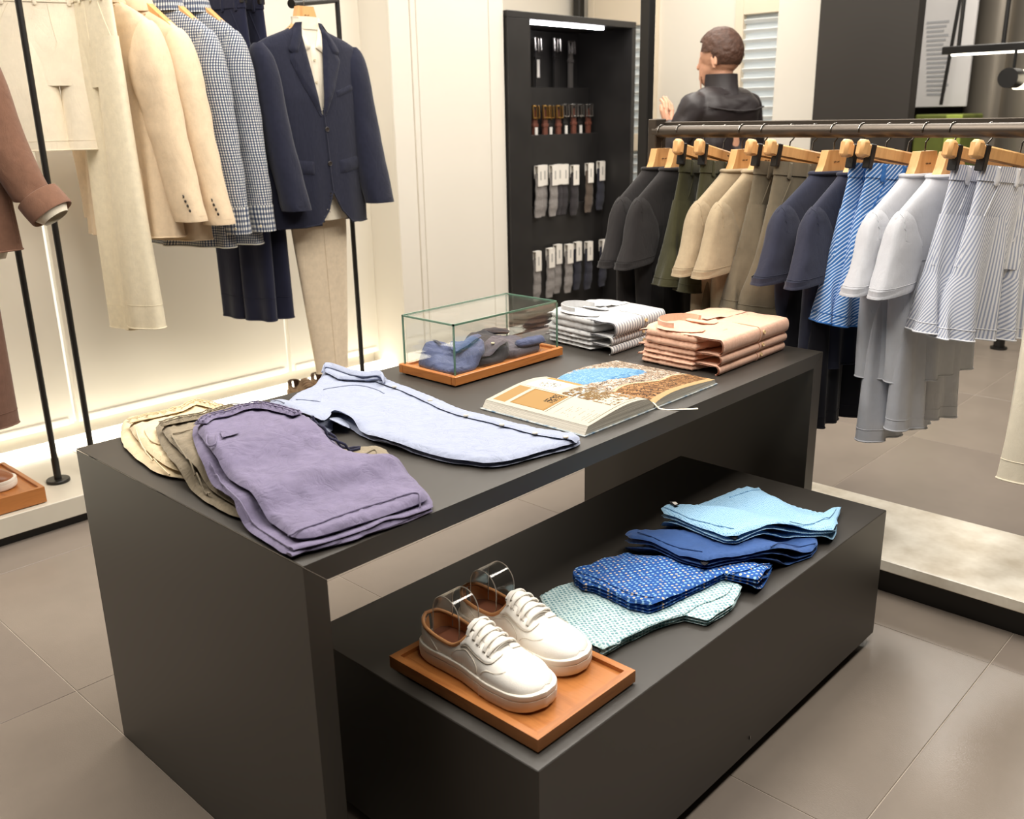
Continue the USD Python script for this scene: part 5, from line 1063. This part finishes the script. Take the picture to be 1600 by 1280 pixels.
# ---- swim shorts fanned along the bench
def pattern_dots(name, base, dot, dot2, scale, size=.3):
    N = {'tc': ('texture_coordinate', {}), 'm': ('mapping', {'rotation': (0, 0, .5), 'scale': (1, 1, .0)}), 'v': ('voronoi_texture', {'scale': float(scale), 'randomness': .22}), 'r': ('rgb_ramp', {'ramp': [(0, lin(dot)), (size, lin(dot)), (size + .06, lin(base)), (1, lin(base))]}), 'v2': ('voronoi_texture', {'scale': float(scale), 'randomness': .22, 'feature': 'f1'}),
         's': ('separate_color', {}), 'g': ('math', {'math_type': 'greater_than', 'value2': .6}), 'x': ('mix', {'color2': lin(dot2)}), 'ml': ('math', {'math_type': 'multiply'}), 'lt': ('math', {'math_type': 'less_than', 'value2': size}), 'p': ('principled_bsdf', {'roughness': .8, 'specular_ior_level': .25})}
    L = [('tc.object', 'm.vector'), ('m.vector', 'v.vector'), ('v.distance', 'r.fac'), ('v.color', 's.color'), ('s.r', 'g.value1'), ('v.distance', 'lt.value1'), ('g.value', 'ml.value1'), ('lt.value', 'ml.value2'), ('ml.value', 'x.fac'), ('r.color', 'x.color1'), ('x.color', 'p.base_color')]
    N.pop('v2'); return usdkit.material(stage, '/World/Looks/' + name, N, L, surface='p.BSDF')
m_w1 = pattern_dots('swim_pale_teal', (206, 226, 226), (118, 160, 168), (150, 184, 190), 120, .34); m_w2 = pattern_dots('swim_royal_motif', (44, 92, 168), (150, 192, 226), (222, 196, 170), 95, .26)
m_w3 = cloth('swim_mid_blue', (54, 88, 146), var=.1, rough=.7); m_w4 = pattern_dots('swim_sky_dot', (160, 200, 228), (112, 160, 200), (120, 166, 204), 170, .26); m_in = cloth('swim_lining_dark', (40, 38, 42))
k2 = lambda pts: crop(pts, 820, 720, 3.077)
S = [('pale teal patterned swim shorts, nearest the sneakers on the bench', m_w1, [(70, 655), (160, 605), (245, 582), (420, 600), (700, 600), (985, 570), (1005, 590), (1045, 605), (1000, 690), (880, 770), (770, 745), (640, 782), (470, 862), (375, 920), (340, 905), (230, 832), (150, 752), (90, 700)], [(262, 848), (300, 842), (345, 875), (372, 915), (350, 912), (300, 880)], [[(760, 735), (840, 690), (960, 640), (1000, 590)], [(380, 905), (480, 845), (640, 770), (770, 728)]]),
     ('royal blue swim shorts with small white motifs, second from the sneakers', m_w2, [(230, 570), (245, 545), (320, 530), (400, 480), (480, 430), (640, 470), (900, 480), (1195, 485), (1150, 570), (1120, 608), (1020, 590), (960, 575), (860, 625), (740, 682), (650, 725), (600, 740), (500, 720), (400, 668), (330, 638), (280, 630), (240, 600)], [(560, 655), (610, 650), (655, 675), (668, 705), (645, 722), (600, 690)], [[(960, 570), (1050, 560), (1180, 490)], [(250, 560), (400, 620), (520, 680), (620, 700)], [(240, 580), (390, 640), (510, 700), (610, 722)]]),
     ('plain mid blue swim shorts, second from the far end of the bench', m_w3, [(482, 388), (500, 366), (570, 372), (650, 315), (700, 290), (900, 172), (945, 148), (1100, 250), (1300, 340), (1405, 345), (1410, 380), (1380, 415), (1290, 447), (1200, 482), (1050, 522), (960, 538), (870, 562), (840, 557), (740, 527), (600, 452), (500, 418)], [(830, 520), (862, 508), (888, 530), (884, 556), (862, 565), (845, 552)], [[(540, 392), (640, 440), (770, 494), (850, 512)], [(1180, 470), (1290, 400), (1400, 370)]]),
     ('sky blue dotted swim shorts, top of the fan at the far end', m_w4, [(652, 300), (690, 270), (780, 245), (960, 170), (1130, 98), (1142, 120), (1200, 165), (1300, 195), (1430, 225), (1480, 195), (1525, 187), (1500, 250), (1508, 280), (1480, 342), (1400, 347), (1300, 350), (1160, 400), (1020, 470), (960, 472), (860, 432), (740, 372), (665, 340)], [(920, 402), (970, 405), (1015, 425), (1028, 455), (1005, 472), (960, 440)], [[(1270, 345), (1400, 300), (1470, 240), (1500, 195)], [(665, 300), (760, 350), (880, 400), (1000, 430)], [(985, 180), (1130, 130)]])]
for i, (lab, mt, O, H_, seams) in enumerate(S):
    t = thing('swim_shorts', lab, 'swim shorts', group=None); z = BZ + .006 + .006 * i
    O = k2(O)
    for k in range(3):
        if k == 2: part(t, 'waist_lining', pad(chaikin(outline(shift(k2(H_), -1.2, 2.2), z + .010), 1), HB, .0045, .003, .005, 0, 30, 120 + i, blur=1.5), m_in, 'dark waist lining', smooth=60)
        part(t, ('under_layer', 'middle_layer', 'top_layer')[k], pad(outline(shift(O, (2 - k) * -.4, (2 - k) * 3.2), z + .005 * k), HB, .0055, .004, .007 if k < 2 else .006, .0012 if k < 2 else .0026, 24, 100 + 7 * i + k, edge=.0014, stretch=(1, 1.9), ang=.5), mt, smooth=60)
    for sm in seams: part(t, 'seam', on_top(spline(outline(k2(sm), z + .018), 40), HB, .0013, 6), mt if i != 9 else m_in)
    if i == 3: part(t, 'brand_tab', pad(outline(k2([(690, 262), (705, 260), (742, 290), (720, 300)]), z + .02), HB, .002, .002, .004, 0, 30, 140, blur=1), m_in, 'dark woven tab'); part(t, 'tab_print', pad(outline(k2([(704, 276), (722, 274), (734, 287), (718, 292)]), z + .022), HB, .001, .001, .003, 0, 30, 141, blur=1), m_card, 'white print on the tab')
# ================================================================== sneakers on a wooden tray, shoes on the plinth
m_tray = wood('tray_teak', (148, 86, 40), (184, 118, 62), (6, 50, 50), .32); m_tray2 = wood('tray_teak_y', (148, 86, 40), (184, 118, 62), (50, 6, 50), .32)
def make_tray(label, x0, x1, y0, y1, z, h, mats=None):
    t = thing('wood_tray', label, 'tray', ((x0 + x1) / 2, (y0 + y1) / 2, z)); w, d = (x1 - x0) / 2, (y1 - y0) / 2; r = .014; zb = .004
    part(t, 'tray_board', box(-w + r, w - r, -d + r, d - r, zb, h - .008), m_tray2, smooth=False)
    for s in (-1, 1):
        part(t, 'rim', prism([(-w, s * d), (w, s * d), (w - r, s * (d - r)), (-w + r, s * (d - r))][::s], zb, h), m_tray, smooth=False)
        part(t, 'rim', prism([(s * w, -d), (s * w, d), (s * (w - r), d - r), (s * (w - r), -d + r)][::s], zb, h), m_tray2, smooth=False)
        for q in (-1, 1): part(t, 'foot', box(s * (w - .03) - .01, s * (w - .03) + .01, q * (d - .03) - .01, q * (d - .03) + .01, 0, zb), m_blackmetal)
    return t
make_tray('teak tray under the white sneakers at the near end of the bench', .918, 1.176, .829, 1.19, BZ, .027)
make_tray('thick teak tray with a brown sneaker at the left edge on the plinth', .62, 1.047, 3.19, 3.56, ZP, .058)

def shoe_fields(Ls):
    """Outline and height of a low sneaker along s (0 heel, 1 toe), in metres."""
    sk = [0, .03, .08, .18, .3, .42, .55, .7, .82, .9, .96, 1.0]
    from scipy.interpolate import PchipInterpolator as PI_
    outer = PI_(sk, [.007, .027, .036, .041, .041, .042, .048, .054, .053, .047, .034, .007])
    inner = PI_(sk, [.007, .025, .034, .038, .036, .034, .039, .048, .048, .041, .028, .007])
    top = PI_([0, .04, .12, .22, .32, .42, .47, .55, .65, .75, .85, .93, 1.0], [.084, .091, .088, .081, .077, .086, .096, .086, .074, .066, .060, .050, .036])
    op = PI_([0, .02, .05, .10, .2, .32, .40, .445, .46, 1.0], [.42, .50, .58, .62, .62, .60, .46, .16, .0, .0])
    return outer, inner, top, op
def make_sneaker(label, mirror, loc, rotz, mats, Ls=.292, group=None, name='sneaker'):
    m_up, m_sole, m_line, m_lace = mats
    t = thing(name, label, 'sneaker', loc, rotz, group); outer, inner, top, op = shoe_fields(Ls); mx = -1 if mirror else 1
    SH_ = .033
    def surf(s, k, side, off=0.0):
        """side +1 outer, -1 inner; k 0 at the sole, 1 at the centre line."""
        s = np.asarray(s, float); w = np.where(side > 0, outer(s), inner(s)) * .96; h = top(s) - SH_ + .004
        a = k * PI / 2; e = .78
        bul = 1 + .05 * np.sin(np.clip(k, 0, 1) * PI)
        x = side * (w * bul + off) * np.cos(a) ** e; z = SH_ - .004 + (h + off) * np.sin(a) ** .92
        y = -(s - .5) * Ls * .965 - off * np.clip((s - .9) / .1, 0, 1) + off * np.clip((.08 - s) / .08, 0, 1)
        y = y + np.where(s < .12, .010 * (1 - s / .12) * np.clip(k, 0, 1) * .8, 0)
        return np.stack([mx * x, y, z + 0 * x], -1)
    ss = np.r_[np.linspace(.002, .05, 8), np.linspace(.06, .5, 34), np.linspace(.51, .95, 30), np.linspace(.96, .998, 8)]; kk = np.linspace(0, 1, 26)
    def half(side, off=0.0, flip=False, smax=1.1):
        S_ = ss[ss < smax]; G = np.array([surf(np.full(26, s), kk * (1 - op(s)), side, off) for s in S_])
        m = loft(G, False, closed=False); 
        if (side * mx > 0) == flip: m.faces = m.faces[:, ::-1]
        return m, G
    ms = []; rims = []
    for side in (1, -1):
        m, G = half(side); ms.append(m); rims.append(G)
    part(t, 'upper', cat(ms), m_up, smooth=65)
    li = [half(side, -.0045, True, .5)[0] for side in (1, -1)]
    part(t, 'lining', cat(li), m_line, 'tan leather lining', smooth=65)
    # padded collar rim
    e1 = np.array([rims[0][i][-1] for i, s in enumerate(ss) if s < .455]); e2 = np.array([rims[1][i][-1] for i, s in enumerate(ss) if s < .455])
    rim = np.vstack([e1[::-1], e2[1:]]); part(t, 'collar_rim', tube(rim - (0, 0, .001), .0036, 10), m_line, 'tan collar rim', smooth=60)
    # insole
    si = np.linspace(.03, .5, 24); I = np.vstack([np.c_[mx * outer(si) * .86, -(si - .5) * Ls * .965, np.full(24, SH_ + .006)], np.c_[-mx * inner(si[::-1]) * .86, -(si[::-1] - .5) * Ls * .965, np.full(24, SH_ + .006)]])
    part(t, 'insole', loft([I, I - (0, 0, .006)], True), M('insole_brown', (112, 64, 40), rough=.6), 'brown insole', smooth=30)
    # cup sole
    so = np.r_[np.linspace(0, .1, 14), np.linspace(.12, .88, 40), np.linspace(.9, 1, 14)]
    def ring(grow, z, toe=0.0):
        a = np.c_[mx * (outer(so) + grow), -(so - .5) * Ls, np.full(len(so), z)]; b = np.c_[-mx * (inner(so) + grow), -(so - .5) * Ls, np.full(len(so), z)][::-1][1:-1]
        r = np.vstack([a, b]); c = np.array([0, 0, z]); r[:, 1] *= 1 + grow / (Ls / 2) * .9
        r[:, 2] += .005 * np.clip((-r[:, 1] / Ls - .30) / .2, 0, 1) ** 2 * (1 if z < .012 else .6); return r
    prof = [(-.002, 0), (.001, .0015), (.0025, .006), (.0032, .015), (.0030, .0225), (.0018, .0233), (.0018, .0242), (.0030, .0250), (.0030, .0310), (.0022, .0332), (-.003, .034)]
    part(t, 'sole', loft([ring(g_, z) for g_, z in prof], True), m_sole, smooth=38)
    # overlays: patches on the surface
    def spatch(poly, side, off=.0010, thick=.0012):
        v, tr, d, nb = tri2d(np.asarray(poly, float) * (1, .35), .012); k = v[:, 1] / .35; lo = 1 - op(v[:, 0]); P0 = surf(v[:, 0], np.minimum(k, lo), side, off + thick * np.sqrt(1 - (1 - np.clip(d / .012, 0, 1)) ** 2)); P1 = surf(v[:, 0], np.minimum(k, lo), side, -.0006)
        m = len(v); a = np.arange(nb); b = (a + 1) % nb; rimf = np.vstack([np.stack([a, a + m, b], 1), np.stack([b, a + m, b + m], 1)])
        return trimesh.Trimesh(np.vstack([P0, P1]), np.vstack([tr, tr[:, ::-1] + m, rimf]), process=False)
    m_seam = M('seam_grey_beige', (206, 196, 180), rough=.8) if m_up is m_lw else m_up
    def seamline(poly, side, off=.0016, i0=0, i1=None):
        q = chaikin(poly, 2); q = np.vstack([q, q[:1]])[i0:i1]; kq = np.minimum(q[:, 1], 1 - op(q[:, 0])); P0 = surf(q[:, 0], kq, side, off); keep_ = (q[:, 1] > .05) & (q[:, 1] < .9) & ~((q[:, 0] > .80) & (q[:, 1] > .55))
        for run in np.split(np.arange(len(q)), np.where(~keep_)[0]):
            run = [r for r in run if keep_[r]]
            if len(run) > 3: part(t, 'seam', tube(P0[run], .00055, 5), m_seam)
    for side in (1, -1):
        for pl_ in ([(.40, .42), (.455, .42), (.60, .42), (.685, .52), (.70, .80), (.69, .96), (.645, .99), (.5, .99), (.455, .99), (.41, .8)], [(.60, .02), (.66, .34), (.74, .40), (.80, .62), (.83, .985), (.985, .985), (.99, .02)], [(.01, .02), (.02, .40), (.09, .36), (.16, .24), (.24, .02)], [(.33, .02), (.36, .32), (.46, .36), (.58, .30), (.60, .02)]): seamline(pl_, side)
        part(t, 'eyestay', spatch(chaikin([(.40, .42), (.455, .42), (.60, .42), (.685, .52), (.70, .80), (.69, .93), (.645, .86), (.5, .80), (.455, .80), (.41, .55)], 1), side, .0008, .0018), m_up, smooth=60)
        part(t, 'toe_overlay', spatch(chaikin([(.60, .02), (.66, .34), (.74, .40), (.80, .62), (.83, 1.0), (.985, 1.0), (.99, .02)], 0), side, .0006, .0004), m_up, smooth=60)
        part(t, 'heel_counter', spatch(chaikin([(.01, .02), (.02, .40), (.09, .36), (.16, .24), (.24, .02)], 1), side, .0006, .001), m_up, smooth=60)
        part(t, 'side_panel', spatch(chaikin([(.33, .02), (.36, .32), (.46, .36), (.58, .30), (.60, .02)], 1), side, .0004, .0008), m_up, smooth=60)
    part(t, 'heel_tab', cat(spatch([(.004, .55), (.006, .97), (.03, .8), (.04, .62)], 1, .001, .0015), spatch([(.004, .55), (.006, .97), (.03, .8), (.04, .62)], -1, .001, .0015)), m_up, smooth=60)
    # tongue
    tg = np.array([[surf(np.array([s]), np.array([1 - .22 * abs(q)]), 1 if q > 0 else -1, 0.0035 + .0058 * (1 - abs(q)))[0] + (0, .0 , .011 * np.clip((.50 - s) / .1, 0, 1.2) ** 1.5) for q in np.linspace(-1, 1, 17)] for s in np.linspace(.415, .66, 18)])
    tgm = loft(tg, False, closed=False); tgb = loft(tg - (0, 0, .005), False, closed=False); part(t, 'tongue', cat(tgm, tgb, loft(np.stack([tg[0], tg[0] - (0, 0, .005)]), False, closed=False)), m_up, smooth=60)
    # laces
    for i, s in enumerate(np.linspace(.455, .645, 5)):
        q = np.linspace(-1, 1, 15); ds = .022
        pth = np.array([surf(np.array([s + ds * .5 * qq * (1 if i % 2 else -1) * .5]), np.array([1 - .36 * abs(qq)]), 1 if qq > 0 else -1, .0040 + .0050 * (1 - abs(qq) ** 3))[0] for qq in q])
        pth[:, 2] += .011 * np.clip((.50 - s) / .1, 0, 1.2) ** 1.5 * (1 - np.abs(q) ** 2)
        part(t, 'lace', tube(pth, .0037, 10, flat=.55), m_lace, smooth=60)
        for side in (-1, 1): part(t, 'eyelet', xf(trimesh.creation.icosphere(subdivisions=1, radius=.0016), None, surf(np.array([s + .012]), np.array([.63]), side, .0016)[0]), M('eyelet_dark', (150, 138, 124), rough=.6))
    # foxing notch lines on the sole
    for s in (.62,):
        p = np.array([[mx * (outer(s) + .0034), -(s - .5) * Ls, z] for z in (.003, .02)]); part(t, 'sole_joint', tube(p, .0006, 5), m_up)
    return t
m_lw = M('leather_white', (248, 243, 234), rough=.55, bump=.10, bscale=420); m_sw = M('rubber_white', (246, 238, 224), rough=.6, bump=.05, bscale=800); m_tan = M('leather_tan', (200, 142, 92), rough=.55, bump=.1, bscale=300, var=.12, vscale=20); m_lc = cloth('lace_white', (244, 238, 228), weave=1600, bump=.3, var=.04)
ZT = BZ + .019
make_sneaker('white leather low sneaker nearest the tray corner, left of the pair', True, (1.000, 1.024, ZT), math.radians(1), (m_lw, m_sw, m_tan, m_lc), group='pair of white sneakers')
make_sneaker('white leather low sneaker beside the swim shorts, right of the pair', False, (1.115, 1.045, ZT), math.radians(1), (m_lw, m_sw, m_tan, m_lc), group='pair of white sneakers')
# clear acrylic shoe formers curling out of the heels
m_ac = pane_glass('acrylic_clear', (.97, .97, .965), .05, .05, .55)
m_ace = M('acrylic_edge', (214, 206, 194), rough=.2, trans=.5)
for i, (x, y, lab) in enumerate(((1.003, 1.10, 'clear curled plastic shoe former in the near white sneaker'), (1.118, 1.121, 'clear curled plastic shoe former in the far white sneaker'))):
    t = thing('shoe_former', lab, 'shoe former', (x, y, ZT)); q = np.r_[np.linspace(-.02 * PI, 1.0 * PI, 30)]
    pth = [(-.036, .042)] + [(.034 * -math.cos(k) * 1.0, .098 + .036 * math.sin(k)) for k in np.linspace(0, PI, 26)] + [(.033, .07), (.026, .045)]
    sec = np.array(pth); n2_ = np.gradient(sec, axis=0); n2_ /= np.linalg.norm(n2_, axis=1, keepdims=True); nn_ = np.c_[-n2_[:, 1], n2_[:, 0]] * .0012
    W = .024; R_ = [np.array([(W, -a[0], a[1]), (-W, -a[0], a[1]), (-W, -b[0], b[1]), (W, -b[0], b[1])]) for a, b in zip(sec - nn_, sec + nn_)]
    R_ = [r[:, [1, 0, 2]] * (1, 1, 1) for r in R_]
    R_ = [np.c_[r[:, 1], r[:, 0] * 1.0, r[:, 2]] for r in R_]
    part(t, 'strip', loft(R_, True), m_ac, smooth=50)
    for s in (-1, 1): part(t, 'strip_edge', tube(np.array([(s * W, -a[0], a[1]) for a in sec]), .0011, 6), m_ace)
# brown sneaker on the left tray and tan shoes below the blazer
m_lb = M('leather_brown', (150, 92, 58), rough=.4, bump=.1, bscale=300); m_su = cloth('suede_taupe', (160, 132, 104), var=.15, vscale=40)
make_sneaker('brown leather sneaker with a white sole on the tray at the left edge', False, (.865, 3.36, ZP + .05), math.radians(62), (m_lb, m_sw, m_lb, m_lb))
for i, (x, y) in enumerate(((2.33, 3.50), (2.47, 3.52))):
    make_sneaker(('taupe suede shoe on the plinth behind the table, left of the pair', 'taupe suede shoe on the plinth behind the table, right of the pair')[i], i == 0, (x, y, ZP), math.radians(-8), (m_su, m_su, M('insole_dark', (92, 66, 46), rough=.7), m_su), Ls=.30, group='pair of taupe shoes')
